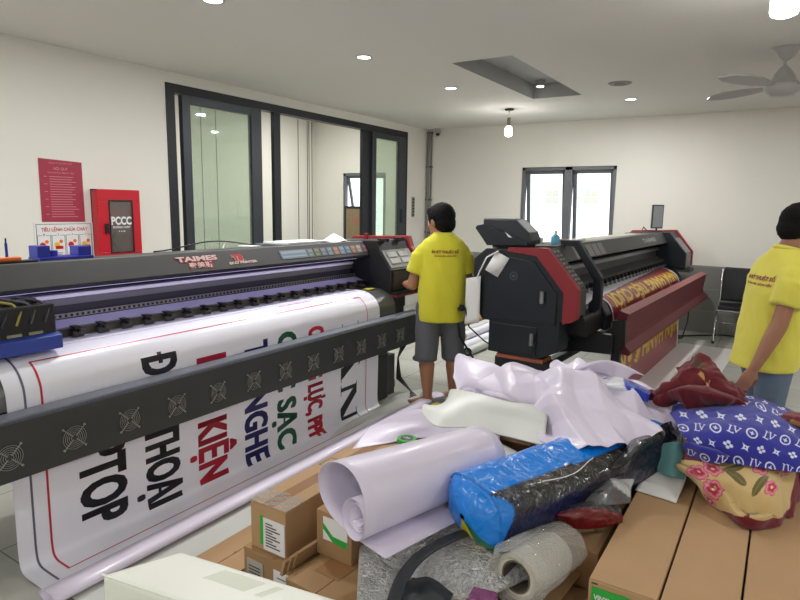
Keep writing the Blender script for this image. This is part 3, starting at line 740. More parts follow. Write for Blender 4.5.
for y in (.8, 4.1): MB().box(-3.25, -2.696, y - .03, y + .03, .56, .62).build('beam_bracket', M['black'], t)

# the white banner
pB = polyfn(smooth_profile([(-3.06, .9615), (-2.93, .9635), (-2.84, .956), (-2.757, .918), (-2.712, .852), (-2.706, .79), (-2.707, .70), (-2.715, .5), (-2.72, .2), (-2.722, .06), (-2.70, .012), (-2.62, .008), (-2.50, .006)], 3))
ban = MB(); by0, by1 = 1.158, 3.93
banner_sheet(ban, pB, by0, by1, 0, ns=140)
def bmap(y, s0, off=.0022):
    # along = down the sheet, up = +y
    def f(a, b):
        p, n = pB(s0 + a)
        return (p[0] + n[0] * off, y + b, p[1] + n[1] * off)
    return f
sV = lambda z: pB.s_of(lambda p: p[0] > -2.8 and p[1] <= z)
sF = lambda x: pB.s_of(lambda p: p[1] < .02 and p[0] >= x)
def line(y0, y1, s0, s1, mi, w=None):      # strip on the sheet
    n = max(2, int(abs(s1 - s0) / .01))
    f = bmap(0, 0)
    if abs(s1 - s0) > abs(y1 - y0) or w is None: pass
    vs = []; fs = []
    for i in range(n + 1):
        s = s0 + (s1 - s0) * i / n; vs += [f(s, y0), f(s, y1)]
    for i in range(n): fs.append((2 * i, 2 * i + 1, 2 * i + 3, 2 * i + 2))
    ban.add(vs, fs, mi, True)
sRed0 = .20                               # red border: starts on the platen, runs down both sides, closes on the floor
sR0 = pB.s_of(lambda p: p[0] > -2.79); sR1 = sF(-2.585)
line(1.296, 1.306, sR0, sR1, 2); line(3.757, 3.764, sR0, sR1, 2); line(1.296, 3.764, sR1 - .004, sR1 + .003, 2); line(1.296, 3.764, sR0 - .004, sR0 + .004, 2)
line(1.226, 1.236, sR0 - .12, sF(-2.54), 5)
line(1.238, 3.9, sR0 - .105, sR0 - .102, 5)
colsB = [('LAPTOP', 1.455, .235, .62, .075, 1), ('DIỆN THOẠI', 1.805, .205, .82, .035, 1), ('PHỤ KIỆN', 2.14, .205, .745, .04, 2), ('TAI NGHE', 2.492, .19, .785, .022, 3),
         ('CỤC SẠC', 2.775, .175, .79, .03, 4), ('CƯỜNG LỰC, PPF', 3.075, .155, .81, .013, 2)]
for tx, y, H, L, zend, mi in colsB:
    for ddx, ddy in ((-.006, -.003), (.006, -.003), (-.006, .003), (.006, .003), (0, 0)):
        put_text(ban, tx, bmap(y + ddy, sV(zend) + ddx), L, H, mi, .018, 'r', cut=.03, sp=1.04)
line(1.85 + .045, 1.85 + .07, sV(.035) - .82 - .02, sV(.035) - .82 + .04, 1)
# big serif letters: N then a hatted A above it, then a plain serif foot on the platen
def glyph(polys, s0, L, y, H):
    f = bmap(y, s0)
    bm = bmesh.new()
    for p in polys: bm.faces.new([bm.verts.new((a * L, b * H, 0)) for a, b in p])
    for k in range(-2, 60):
        bmesh.ops.bisect_plane(bm, geom=bm.verts[:] + bm.edges[:] + bm.faces[:], plane_co=(k * .025, 0, 0), plane_no=(1, 0, 0))
    bmesh.ops.triangulate(bm, faces=bm.faces[:])
    bm.verts.index_update(); ban.add([f(v.co.x, v.co.y) for v in bm.verts], [[v.index for v in q.verts] for q in bm.faces], 1); bm.free()
N_ = [[(.08, .04), (.18, .04), (.18, .96), (.08, .96)], [(0, 1), (.32, 1), (.90, 0), (.60, 0), (.10, .90)],
      [(.82, 0), (.90, 0), (.90, .96), (.82, .96)], [(0, 0), (.28, 0), (.28, .04), (0, .04)], [(.70, 1), (1, 1), (1, .96), (.70, .96)]]
A_ = [[(.14, 0), (.20, 0), (.52, .98), (.47, 1)], [(.38, 1), (.56, 1), (.95, 0), (.66, 0)], [(.28, .3), (.74, .3), (.74, .35), (.28, .35)], [(.04, 0), (.30, 0), (.30, .035), (.04, .035)], [(.58, 0), (1, 0), (1, .035), (.58, .035)],
      [(.30, 1.1), (.40, 1.1), (.5, 1.22), (.5, 1.3), (.46, 1.3)], [(.60, 1.1), (.70, 1.1), (.54, 1.3), (.5, 1.3), (.5, 1.22)]]
sN = sV(.013)
glyph(N_, sN - .31, .31, 3.44, .20); glyph(A_, sN - .64, .31, 3.44, .20)
H_ = [[(.1, 0), (.28, 0), (.28, 1), (.1, 1)], [(.72, 0), (.9, 0), (.9, 1), (.72, 1)], [(.28, .47), (.72, .47), (.72, .54), (.28, .54)], [(0, 0), (.38, 0), (.38, .035), (0, .035)], [(.62, 0), (1, 0), (1, .035), (.62, .035)], [(0, 1), (.38, 1), (.38, .965), (0, .965)], [(.62, 1), (1, 1), (1, .965), (.62, .965)]]
glyph([[(.72, 0), (.9, 0), (.9, 1), (.72, 1)], [(.62, 0), (1, 0), (1, .035), (.62, .035)], [(.62, 1), (1, 1), (1, .965), (.62, .965)]], sN - .97, .30, 3.44, .20)
put_text(ban, 'PHỤ KIỆN ĐIỆN THOẠI', lambda a, b: bmap(2.95, sR0 - .07)(-b, a), .32, .014, 2, .03)
o = ban.build('printed_banner', [M['vinyl'], M['ink_k'], M['ink_r'], M['ink_b'], M['ink_g'], M['ink_p']])
tag(o, 'white vinyl banner with big coloured Vietnamese words hanging from the left printer', 'banner')

# ------------------------------------------------ second printer (own frame: x forward, y along, z up)
TH = math.radians(2.2)
t = thing('large_format_printer', (0, 0, 0), 'dark printer with red trim standing in front of the back window, printing the maroon banner', 'printer', rz=-TH)
P2 = t
ORI = None
U0, U1, U2, U3 = 4.2, 4.42, 8.16, 8.5
def L2(mb, name, m_, par=t, **k): return mb.build(name, m_, par, local=True, **k)
sideP = [(-1.385, .87), (-1.385, 1.07), (-1.63, 1.35), (-2.12, 1.335), (-2.22, 1.25), (-2.22, .90), (-2.13, .775), (-2.07, .775), (-2.07, .53), (-1.66, .52), (-1.50, .60), (-1.50, .82)]
L2(MB().prism(sideP, U0 + .01, U1, 'y'), 'end_housing', M['navy'], bevel=.006)
# red trim band on the near face and front
redP = [(-1.385, .86), (-1.372, .86), (-1.372, 1.078), (-1.622, 1.362), (-1.93, 1.352), (-1.93, 1.322), (-1.70, 1.30), (-1.478, 1.045), (-1.478, .815), (-1.40, .84)]
L2(MB().prism(redP, U0 - .008, U0 + .06, 'y'), 'red_trim', M['redtrim'], bevel=.003)
m = MB(); slant((-1.385, .88), (-1.385, 1.07), U0 + .062, U1 - .02, .001, m); slant((-1.39, 1.078), (-1.63, 1.352), U0 + .062, U1 - .02, .001, m)
cp = L2(m, 'control_panel', M['char'])
m = MB()
for k in range(9):
    a = .08 + k * .1; pa = Vector((-1.39, 1.078)).lerp(Vector((-1.63, 1.352)), a); pb = Vector((-1.39, 1.078)).lerp(Vector((-1.63, 1.352)), a + .045)
    slant(pa, pb, U0 + .08, U0 + .12, .007, m); slant(pa, pb, U0 + .145, U0 + .18, .007, m)
L2(m, 'button', mat('button_grey', s2l(130, 132, 134), .5), cp)
m = MB(); m.box(-1.66, -2.0 + .3, U0, U0 + .012, .5, .5 + .001); 
L2(MB().prism([(-2.05, .80), (-2.05, 1.24), (-1.92, 1.28), (-1.72, 1.26), (-1.53, 1.03), (-1.53, .80)], U0 - .002, U0 + .012, 'y'), 'service_door', mat('door_navy', s2l(20, 27, 38), .4), bevel=.004)
L2(MB().box(-2.04, -1.67, U0 - .002, U0 + .012, .55, .765), 'service_door', mat('door_navy2', s2l(18, 24, 32), .4), bevel=.004)
for (x, z) in ((-1.635, 1.0), (-1.70, .672)):
    L2(MB().cyl((x, U0 - .02, z - .045), (x, U0 - .02, z + .045), .016, n=14), 'pull_handle', mat('handle_metal', s2l(150, 155, 158), .3, .7))
m = MB(); m.ring((-1.873, U0 - .006, 1.139), (-1.873, U0, 1.139), .032, .026, 24); m.cyl((-1.873, U0 - .004, 1.139), (-1.873, U0, 1.139), .012, n=12); m.box(-1.889, -1.857, U0 - .005, U0, 1.134, 1.144)
L2(m, 'round_emblem', mat('emblem', s2l(90, 96, 104), .4, .5))
L2(MB().box(-2.0, -1.62, U0 + .02, U0 + .2, .49, .518), 'orange_strip', mat('orange_brown', s2l(150, 84, 58), .5))
m = MB(); m.box(-2.02, -1.55, U0 + .04, U0 + .20, .40, .49); L2(m, 'base_plate', M['black'])
# far tower
farP = [(-1.35, .93), (-1.35, 1.12), (-1.50, 1.30), (-1.56, 1.375), (-2.1, 1.35), (-2.2, 1.25), (-2.2, .93)]
L2(MB().prism(farP, U2, U3, 'y'), 'end_housing', M['navy'], bevel=.006)
m = MB(); slant((-1.35, .95), (-1.35, 1.115), U2 + .02, U3 - .02, .001, m); slant((-1.355, 1.125), (-1.50, 1.30), U2 + .02, U3 - .02, .001, m)
L2(m, 'control_panel', mat('panel_pale', s2l(138, 138, 142), .5))
farC = [(-1.33, .95), (-1.33, 1.13), (-1.48, 1.32), (-1.545, 1.40), (-2.1, 1.375), (-2.22, 1.25), (-2.22, .95)]
L2(MB().prism(farC, U3, U3 + .06, 'y'), 'end_cap', M['redtrim'], bevel=.006)
L2(MB().box(-1.62, -1.30, U2 + .01, U3, .885, .925), 'side_table', M['char'])
# cover, fascia
top2 = [(-1.57, 1.245), (-1.645, 1.37), (-2.12, 1.335), (-2.2, 1.25), (-2.2, 1.22), (-1.68, 1.235)]
L2(MB().prism(top2, U1, U2, 'y'), 'top_cover', M['char'], bevel=.004)
L2(MB().box(-2.0, -1.72, 5.0, 7.9, 1.348, 1.356), 'cloth_strip', mat('beige_strip', s2l(160, 152, 138), .7))
def fas2(y, k, off=.002):
    a = Vector((-1.57, 1.245)); b = Vector((-1.645, 1.37)); d = (b - a).normalized(); n = Vector((d[1], -d[0]))
    return lambda u, v: (a[0] + d[0] * (k + v) + n[0] * off, y + u, a[1] + d[1] * (k + v) + n[1] * off)
m = MB(); put_text(m, 'TAIMES', fas2(7.0, .05), .62, .05, 0, .05); L2(m, 'brand_lettering', mat('logo_grey', s2l(150, 150, 150), .5))
for i in range(5):
    m = MB(); f = fas2(0, 0, .003); g = fas2(0, 0, .0); a0 = 4.75 + i * .16; a1 = a0 + .14
    m.add([f(a0, .01), f(a1, .01), f(a1, .12), f(a0, .12), g(a0, .01), g(a1, .01), g(a1, .12), g(a0, .12)], [(0, 1, 2, 3), (0, 4, 5, 1), (1, 5, 6, 2), (2, 6, 7, 3), (3, 7, 4, 0)])
    L2(m, 'warning_sticker', mat('sticker_pale%d' % i, s2l(118 + 6 * (i % 2), 118, 120), .5))
L2(MB().box(-2.1, -1.95, U1, U2, .93, 1.22), 'back_plate', M['black'])
L2(MB().box(-1.70, -1.665, U1, U2, 1.15, 1.185), 'guide_rail', M['alu'])
L2(MB().box(-1.83, -1.70, U1, U2, 1.06, 1.19), 'carriage_beam', mat('beam_dark', s2l(66, 68, 70), .45, .4))
L2(MB().prism([(-1.70, 1.07), (-1.60, 1.03), (-1.60, .99), (-1.72, .99)], U1, U2, 'y'), 'media_gate', M['char'])
pl2 = smooth_profile([(-1.72, .945), (-1.58, .945), (-1.50, .93), (-1.41, .88), (-1.375, .80), (-1.37, .70)], 2)
L2(MB().prism([tuple(p) for p in pl2] + [(-1.5, .70), (-1.72, .85)], U1, U2, 'y'), 'platen', M['black'])
m = MB(); x, z = -1.575, .972
m.box(x - .04, x + .012, -.012, .012, z + .004, z + .045); m.cyl((x + .008, -.02, z - .006), (x + .008, .02, z - .006), .016, n=10, mi=1)
m.v = [v + Vector((0, 4.75, 0)) for v in m.v]
r0 = L2(m, 'pinch_roller', [M['black'], M['alu']]); oy = r0.location.y
for i in range(1, 25): c = dup(r0, t); c.location.y = oy + .138 * i
# guard bar by the near end of the opening
m = MB(); gp = [(-1.66, 1.362), (-1.57, 1.362), (-1.405, 1.11), (-1.405, .97), (-1.455, .93), (-1.455, .84), (-1.37, .84), (-1.34, .93), (-1.34, 1.13), (-1.54, 1.40), (-1.66, 1.40)]
gb = [(-1.67, 1.405), (-1.53, 1.405), (-1.33, 1.13), (-1.33, .90), (-1.37, .86), (-1.42, .86), (-1.42, .93), (-1.395, .96), (-1.395, 1.11), (-1.565, 1.36), (-1.67, 1.36)]
L2(MB().prism(gb, 4.60, 4.66, 'y'), 'guard_bar', M['navy'], bevel=.004)
L2(MB().prism([(-1.60, .95), (-1.40, .90), (-1.345, .80), (-1.34, .68), (-1.60, .70)], 4.86, 5.0, 'y'), 'platen_end', M['navy'], bevel=.01)
# lower body and supports
L2(MB().box(-2.1, -1.55, U1, U3, .62, .93), 'lower_body', M['black'])
for y in (4.75, 8.35):
    lg = L2(MB().box(-1.95, -1.8, y - .06, y + .06, .06, .62), 'leg', M['black'])
    L2(MB().box(-2.2, -1.4, y - .05, y + .05, .005, .09), 'foot', M['black'], bevel=.01)
L2(MB().box(-2.0, -1.7, U0 + .1, U0 + .3, 0.005, .38), 'ink_cabinet', M['black'])
L2(MB().box(-1.90, -1.84, 4.75, 8.35, .25, .32), 'crossbar', M['navy'])
# arm and maroon beam
m = MB(); m.prism([(-1.75, .47), (-1.75, .70), (-1.6, .71), (-1.24, .68), (-1.24, .53), (-1.5, .52)], 4.68, 4.76, 'y'); L2(m, 'beam_arm', M['navy'], bevel=.005)
L2(MB().prism([(-1.255, .40), (-1.265, .79), (-1.165, .80), (-1.155, .60), (-1.19, .58), (-1.19, .48), (-1.165, .40)], 4.72, 4.775, 'y'), 'end_bracket', M['black'], bevel=.004)
L2(MB().prism([(-1.6, .30), (-1.38, .36), (-1.38, .345), (-1.6, .285)], 4.7, 5.0, 'y'), 'floor_tray', mat('tray_grey', s2l(92, 84, 78), .6))
bp = [(-1.17, .83), (-1.235, .855), (-1.245, .842), (-1.19, .815), (-1.19, .60), (-1.13, .565), (-1.13, .535), (-1.21, .515), (-1.225, .525), (-1.15, .55), (-1.205, .585), (-1.205, .80)]
bp = [(-1.155, .845), (-1.23, .865), (-1.245, .85), (-1.245, .56), (-1.225, .53), (-1.14, .515), (-1.125, .53), (-1.125, .55), (-1.175, .60), (-1.185, .64), (-1.165, .83)]
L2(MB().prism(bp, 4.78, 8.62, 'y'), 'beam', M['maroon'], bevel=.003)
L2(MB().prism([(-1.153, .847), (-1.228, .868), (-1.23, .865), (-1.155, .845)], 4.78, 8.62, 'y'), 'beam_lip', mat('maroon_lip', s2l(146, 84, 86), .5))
# hood on top of the near tower
m = MB(); m.prism([(-2.17, 1.44), (-2.17, 1.565), (-1.90, 1.565), (-1.79, 1.47), (-1.765, 1.41), (-1.77, 1.375), (-1.9, 1.38), (-2.0, 1.42)], 4.24, 4.44, 'y')
hd = L2(m, 'ink_tank_hood', M['hoodgrey'], bevel=.012)
m = MB(); m.prism([(-2.215, 1.49), (-2.20, 1.51), (-2.15, 1.52), (-1.78, 1.395), (-1.78, 1.375), (-2.11, 1.36)], 4.20, 4.23, 'y'); L2(m, 'hinged_flap', M['navy'], hd, bevel=.003)
L2(MB().box(-2.1, -1.80, 4.28, 4.41, 1.34, 1.40), 'hood_base', M['black'], hd)
L2(MB().add([(-1.96, 4.195, 1.47), (-1.93, 4.195, 1.43), (-1.90, 4.195, 1.425), (-1.915, 4.195, 1.44), (-1.96, 4.199, 1.47), (-1.93, 4.199, 1.43), (-1.90, 4.199, 1.425), (-1.915, 4.199, 1.44)], [(0, 1, 2, 3), (7, 6, 5, 4), (0, 4, 5, 1), (1, 5, 6, 2), (2, 6, 7, 3), (3, 7, 4, 0)]), 'white_sticker', M['paper'], hd)
# loose sheets taped to its back corner
m = MB()
def pg(u, v): return (-2.235 - .006 * math.sin(u * 4), U0 - .015 + .14 * u, .80 + .42 * v) 
def pg(u, v): return (-2.27 + .13 * u, U0 - .02 - .015 * math.sin(u * 3), .72 + .37 * v + .03 * u)
m.grid(pg, 8, 10); o = L2(m, 'hanging_sheet', M['paper'], solid=.003)
m = MB(); m.grid(lambda u, v: (-2.11 + .11 * u + .09 * v, U0 - .012, 1.17 + .15 * v - .05 * u), 3, 3); L2(m, 'taped_note', M['paper'], solid=.003)
m = MB(); m.tube([(-2.0, U0 - .02, 1.32), (-2.09, U0 - .03, 1.27), (-2.15, U0 - .03, 1.15), (-2.17, U0 - .03, 1.10)], .006, 6); L2(m, 'white_cable', M['paper'])
m = MB(); m.tube([(-2.30, 4.16, .86), (-2.33, 4.17, .84), (-2.35, 4.25, .6), (-2.30, 4.45, .35), (-2.26, 4.6, .18)], .008, 6); m.tube([(-2.26, 4.16, .86), (-2.24, 4.2, .7), (-2.15, 4.3, .58), (-2.06, 4.3, .54)], .006, 6); m.box(-2.30, -2.27, 4.14, 4.17, .83, .88)
L2(m, 'power_cable', M['black'])

# maroon banner
pM = polyfn(smooth_profile([(-1.66, .948), (-1.56, .95), (-1.50, .935), (-1.40, .885), (-1.36, .81), (-1.345, .72), (-1.335, .5), (-1.325, .2), (-1.322, .05), (-1.318, .003)], 3))
mb_ = MB(); my0, my1 = 5.06, 7.93; sEdge = pM.s_of(lambda p: p[0] > -1.585)
Lm = pM.L
def mf(a, b):
    y = a; s = b * Lm
    if a < .012 or a > .985: return 0
    lim = pM.s_of(lambda p: p[0] > -1.585) + (1 - a) * .10 if False else sEdge + .12 * (1 - a)
    return 1 if s > lim else 0
banner_sheet(mb_, pM, my0, my1, 0, ny=110, ns=120, matfn=mf)
def mmap(s0, off=.003):       # seen upside-down from the front: up = against the feed
    def f(a, b):
        p, n = pM(s0 + b); return (p[0] + n[0] * off, my1 - a, p[1] + n[1] * off)
    return f
def put_text2(t_, s_base, yst, L, H):
    vs, fs = text2d(t_, .045, 1.0); x0 = min(v[0] for v in vs); x1 = max(v[0] for v in vs); sx = L / (x1 - x0); sy = H / CAPH
    P = [((v[0] - x0) * sx, v[1] * sy) for v in vs]
    bm = bmesh.new(); bv = [bm.verts.new((p[0], p[1], 0)) for p in P]
    for f in fs:
        try: bm.faces.new([bv[i] for i in f])
        except ValueError: pass
    for k in range(-4, 40): bmesh.ops.bisect_plane(bm, geom=bm.verts[:] + bm.edges[:] + bm.faces[:], plane_co=(0, k * .012, 0), plane_no=(0, 1, 0))
    bm.verts.index_update(); g = mmap(s_base); 
    mb_.add([(lambda q: (q[0], q[1] - yst, q[2]))(g(v.co.x, v.co.y)) for v in bm.verts], [[v.index for v in f.verts] for f in bm.faces], 2); bm.free()
sm = pM.s_of(lambda p: p[1] < .935)
put_text2('NHÀ HÀNG TIỆC CƯỚI', pM.s_of(lambda p: p[1] < .915), .10, 2.62, .125)
put_text2('HÂN HẠNH ĐÓN', pM.s_of(lambda p: p[1] < .40), .08, 2.6, .17)
o = mb_.build('maroon_banner', [M['vinyl'], M['ink_m'], M['ink_y']])
ms = MB(); sw = pM.s_of(lambda p: p[0] > -1.45)
def wg(u, v):
    p, n = pM(v * sw); return (p[0] + n[0] * .0012, 4.43 + .62 * u, p[1] + n[1] * .0012)
ms.grid(wg, 3, 20); ms.build('media_support', M['vinyl'], P2, local=True, solid=.0012)
# place it in the world as its own thing
o.matrix_world = Matrix.Rotation(-TH, 4, 'Z') @ Matrix.Translation(o.location)
tag(o, 'maroon vinyl banner with yellow letters hanging from the printer with red trim', 'banner')
L2w = Matrix.Rotation(-TH, 4, 'Z')
def w2(x, y, z): return L2w @ Vector((x, y, z))
# ================================================================== PILE IN THE FOREGROUND
def catmull(p, t):
    n = len(p) - 1; x = t * n; k = min(int(x), n - 1); f = x - k
    a = p[max(k - 1, 0)]; b = p[k]; c = p[k + 1]; d = p[min(k + 2, n)]
    if k == 0: a = b * 2 - c
    if k + 2 > n: d = c * 2 - b
    return .5 * ((2 * b) + (c - a) * f + (2 * a - 5 * b + 4 * c - d) * f * f + (3 * b - a - 3 * c + d) * f ** 3)
def crease(p, seed, n=9, scale=5.0):
    r = random.Random(seed); v = 0
    w = noise.noise_vector(p * 1.7 + Vector((seed, 0, 0))) * .12
    q = p + w
    for i in range(n):
        k = Vector((r.uniform(-1, 1), r.uniform(-1, 1), r.uniform(-.6, .6))) * scale * r.uniform(.4, 1.3); ph = r.random()
        x = (q.dot(k) + ph) % 1.0; v += abs(x - .5) * 2 * r.uniform(.4, 1) / n
    return v
def sheet(name, net, m, nu=60, nv=60, amp=.02, seed=1, solid=.003, scale=4.0, soft=0.0, ncr=8, col=None, parent=None, floor=None, linear=False):
    net = [[Vector(p) for p in row] for row in net]
    def f0(u, v):
        rows = [catmull(r, u) for r in net]; return catmull(rows, v)
    mb = MB(); cols = []
    e = .01
    for j in range(nv):
        for i in range(nu):
            u = i / (nu - 1); v = j / (nv - 1); p = f0(u, v)
            du = f0(min(1, u + e), v) - f0(max(0, u - e), v); dv = f0(u, min(1, v + e)) - f0(u, max(0, v - e))
            n = du.cross(dv)
            n = n.normalized() if n.length > 1e-9 else Vector((0, 0, 1))
            if n.z < 0: n = -n
            d = (crease(p, seed, ncr, scale) - .5) * amp * 2
            if soft: d += noise.noise(p * 9 + Vector((seed, 3, 1))) * soft + noise.noise(p * 22 + Vector((seed, 3, 1))) * soft * .35
            q = p + n * d
            if floor is not None and q.z < floor: q.z = floor
            mb.v.append(q)
            if col: cols.append(col(u, v))
    for j in range(nv - 1):
        for i in range(nu - 1):
            a = j * nu + i; mb.f.append([a, a + 1, a + nu + 1, a + nu]); mb.m.append(0); mb.s.append(True)
    if col: mb.col = cols
    return mb.build(name, m, parent, solid=solid)
def carton(name, x0, x1, y0, y1, z0, z1, rz, label, cat='box', mt='card', group=None, flap=True, tape=True):
    cx, cy = (x0 + x1) / 2, (y0 + y1) / 2
    t = thing(name, (cx, cy, z0), label, cat, group, rz)
    a, b, h = (x1 - x0) / 2, (y1 - y0) / 2, z1 - z0
    MB().box(-a, a, -b, b, 0, h - .004).build('body', M[mt], t, local=True, bevel=.004)
    m = MB(); m.box(-a, -.0015, -b, b, h - .004, h); m.box(.0015, a, -b, b, h - .004, h); m.build('flap', M[mt], t, local=True, bevel=.0015)
    if tape: MB().box(-.03, .03, -b - .001, b + .001, h, h + .0008).build('tape', M['tape'], t, local=True)
    return t
# --- right-hand row of long cartons
xs = (-.443, -.226, -.008, .215)
for i in range(3):
    t = thing('long_carton', ((xs[i] + xs[i + 1]) / 2, 2.6, 0), ['long brown carton with a green label, leftmost of three at bottom right', 'middle of the three long brown cartons at bottom right', 'long brown carton at the right edge under the flowered cloth'][i], 'box', 'long cartons at bottom right')
    x0, x1 = xs[i] + .003, xs[i + 1] - .003; m = MB(); m.box(x0, x1, 1.87, 3.5, 0.001, .447); m.build('body', M['card'], t, bevel=.006)
    m = MB(); m.box(x0 + .002, x1 - .002, 1.874, 3.49, .447, .4495); m.build('lid', M['card'], t, bevel=.001)
    if i == 0:
        m = MB(); m.box(x0 + .012, x0 + .135, 1.866, 1.87, .25, .425); gl = m.build('green_label', M['green'], t)
        m = MB(); put_text(m, 'VINYL', lambda a, b: (x0 + .02 + a, 1.8652, .385 + b), .055, .018, 0, .03); put_text(m, 'PP DECAL ROLL', lambda a, b: (x0 + .02 + a, 1.8652, .36 + b), .095, .013, 0, .03); m.build('lettering', M['paper'], gl)
        m = MB(); m.box(x0 + .01, x0 + .03, 1.869, 1.8705, .435, .439); m.build('hand_hole', M['black'], t)
# --- left stack
t1 = carton('long_carton', -1.75, -1.555, 1.62, 2.95, .245, .45, 0, 'long brown carton with a white and green label, topmost of the left stack', group=None)
c = (-1.6525, 2.285)
m = MB(); yb_ = -.667
m.box(-.022, .095, yb_ - .003, yb_, .012, .150, 0); m.box(-.04, -.022, yb_ - .003, yb_, .03, .155, 1)
for k in range(9): m.box(-.008, .07 - (k % 3) * .02, yb_ - .004, yb_ - .003, .03 + k * .012, .035 + k * .012, 2)
m.build('shipping_label', [M['paper'], M['green'], M['char']], t1, local=True)
m = MB(); xx = .045
for a in ((-.085, .02, -.25, -.245), (-.085, .02, -.16, -.155), (-.085, -.08, -.25, -.155), (.015, .02, -.25, -.155)): m.box(*a, .2052, .2056)
put_text(m, 'FRAGILE', lambda a, b: (-.07 + a, -.215 + b, .2056), .075, .02, 0, .02)
m.build('stamp', mat('stamp_green', s2l(70, 96, 66), .8), t1, local=True)
m = MB(); m.grid(lambda u, v: (-.10 + .2 * u, yb_ + .0 + .12 * v, .2065 + .004 * math.sin(u * 17 + v * 9) * math.sin(v * 23)), 20, 12); m.build('tape_wrap', M['plastic'], t1, local=True)
t2 = carton('carton', -1.775, -1.43, 1.60, 2.9, 0.001, .243, 0, 'brown carton with two paper labels, under the long carton of the left stack', mt='card2', tape=False)
m = MB(); m.box(-.15, -.06, -.6545, -.65, .09, .20, 0)
for k in range(6): m.box(-.14, -.075, -.6555, -.6545, .10 + k * .014, .105 + k * .014, 2)
m.build('paper_label', [mat('label_grey', s2l(168, 164, 156), .6), M['paper'], M['char']], t2, local=True)
m = MB(); m.box(.0, .115, -.6545, -.65, .10, .20, 1)
for k in range(3): m.box(.02, .09, -.6555, -.6545, .13 + k * .02, .134 + k * .02, 2)
m.build('shipping_label', [mat('label_grey', s2l(168, 164, 156), .6), M['paper'], M['char']], t2, local=True)
t3 = carton('long_carton', -1.465, -1.29, 1.70, 2.9, .270, .458, 0, 'brown carton with a green-edged label, its end showing under the white spiral roll', mt='card2', tape=False)
m = MB(); m.box(-.05, .07, -.604, -.60, .075, .17, 0)
m.add([(-.05, -.605, .12), (.0, -.605, .075), (.07, -.605, .065), (.07, -.605, .095), (.0, -.605, .10), (-.05, -.605, .145)], [(0, 1, 2, 3, 4, 5)], 1)
m.build('shipping_label', [M['paper'], M['green']], t3, local=True)
t4 = carton('carton', -1.425, -1.12, 1.50, 2.6, 0.001, .268, math.radians(-3), 'low brown carton with taped lid between the left stack and the foil roll', mt='card2', tape=False)
m = MB(); m.box(-.1, .02, -.45, -.25, .2685, .2692); m.build('tape', M['tape'], t4, local=True)
m = MB()
for k in range(3): m.obox((-.21 + k * .012, -.3 + k*.02, .262 + k * .012), (.012, .42, .07), 0, rot=Matrix.Rotation(.3, 3, 'Y'))
m.build('open_flap', M['card'], t4, local=True)
m = MB(); m.box(-.14, .02, -.554, -.55, .12, .235); m.build('paper_label', mat('label_cream', s2l(215, 208, 190), .6), t4, local=True)
t5 = carton('long_carton', -2.04, -1.80, 1.15, 2.25, 0.004, .12, 0, 'flat brown carton lying on the floor between the banner and the left stack', tape=False)
m = MB(); m.cyl((.0, -.02, .12), (.0, -.02, .1205), .004, n=8); m.cyl((.04, .25, .12), (.04, .25, .1205), .004, n=8); m.build('mark', M['black'], t5, local=True)
# hidden middle cartons that carry the rolls
t6 = carton('carton', -1.02, -.47, 2.12, 3.55, 0.001, .40, 0, 'brown carton under the blue and black wrapped roll', mt='card2', tape=False)
m = MB(); t7 = thing('open_carton', (-.6, 2.0, 0), 'open brown carton with slanting flaps between the wrapped roll and the right cartons', 'box')
MB().box(-.74, -.47, 1.78, 2.10, 0.001, .25).build('body', M['card2'], t7, bevel=.003)
p = [W(552, 530, .42), W(598, 520, .43), W(582, 572, .30), W(567, 556, .30)]
m = MB(); m.add(p + [q - Vector((0, 0, .006)) for q in p], [(0, 1, 2, 3), (7, 6, 5, 4), (0, 4, 5, 1), (1, 5, 6, 2), (2, 6, 7, 3), (3, 7, 4, 0)]); m.build('flap', M['card'], t7)
p = [W(567, 556, .30), W(582, 572, .30), W(560, 600, .27), W(540, 600, .27)]
m = MB(); m.add(p + [q - Vector((0, 0, .006)) for q in p], [(0, 1, 2, 3), (7, 6, 5, 4), (0, 4, 5, 1), (1, 5, 6, 2), (2, 6, 7, 3), (3, 7, 4, 0)]); m.build('flap', M['card'], t7)
# --- white wrapped block in front
A, B = W(101, 574, .45), W(182, 550, .45); Cc = W(345, 600, .45); d1_ = (B - A); Cc = B + (Cc - B).normalized() * .78; Dd = A + (Cc - B)
t = thing('wrapped_block', ((A + Cc) / 2) * Vector((1, 1, 0)) if False else Vector(((A.x + Cc.x) / 2, (A.y + Cc.y) / 2, 0)), 'white plastic-wrapped block at the bottom edge of the photo', 'package')
poly = [(q.x, q.y) for q in (A, B, Cc, Dd)]
MB().prism(poly, 0.001, .45, 'z').build('body', M['white'], t, bevel=.018, seg=4)
m = MB(); q0 = W(262, 588, .4515)
def lab(u, v):
    p = B.lerp(Cc, .30 + .30 * u) + (A - B) * (.15 + .3 * v); return (p.x, p.y, .4515 + .002 * math.sin(6 * u))
m.grid(lab, 6, 4); m.build('clear_tape', glass('tape_clear', (.97, .98, .95), .12, .05, .04, (.85, .88, .78)), t)
m = MB(); m.tube([A + Vector((.006, -.0, .0)), A.lerp(Dd, .35) + Vector((0, 0, .002)), A.lerp(Dd, .8)], .004, 6); m.build('wrap_fold', M['white'], t)

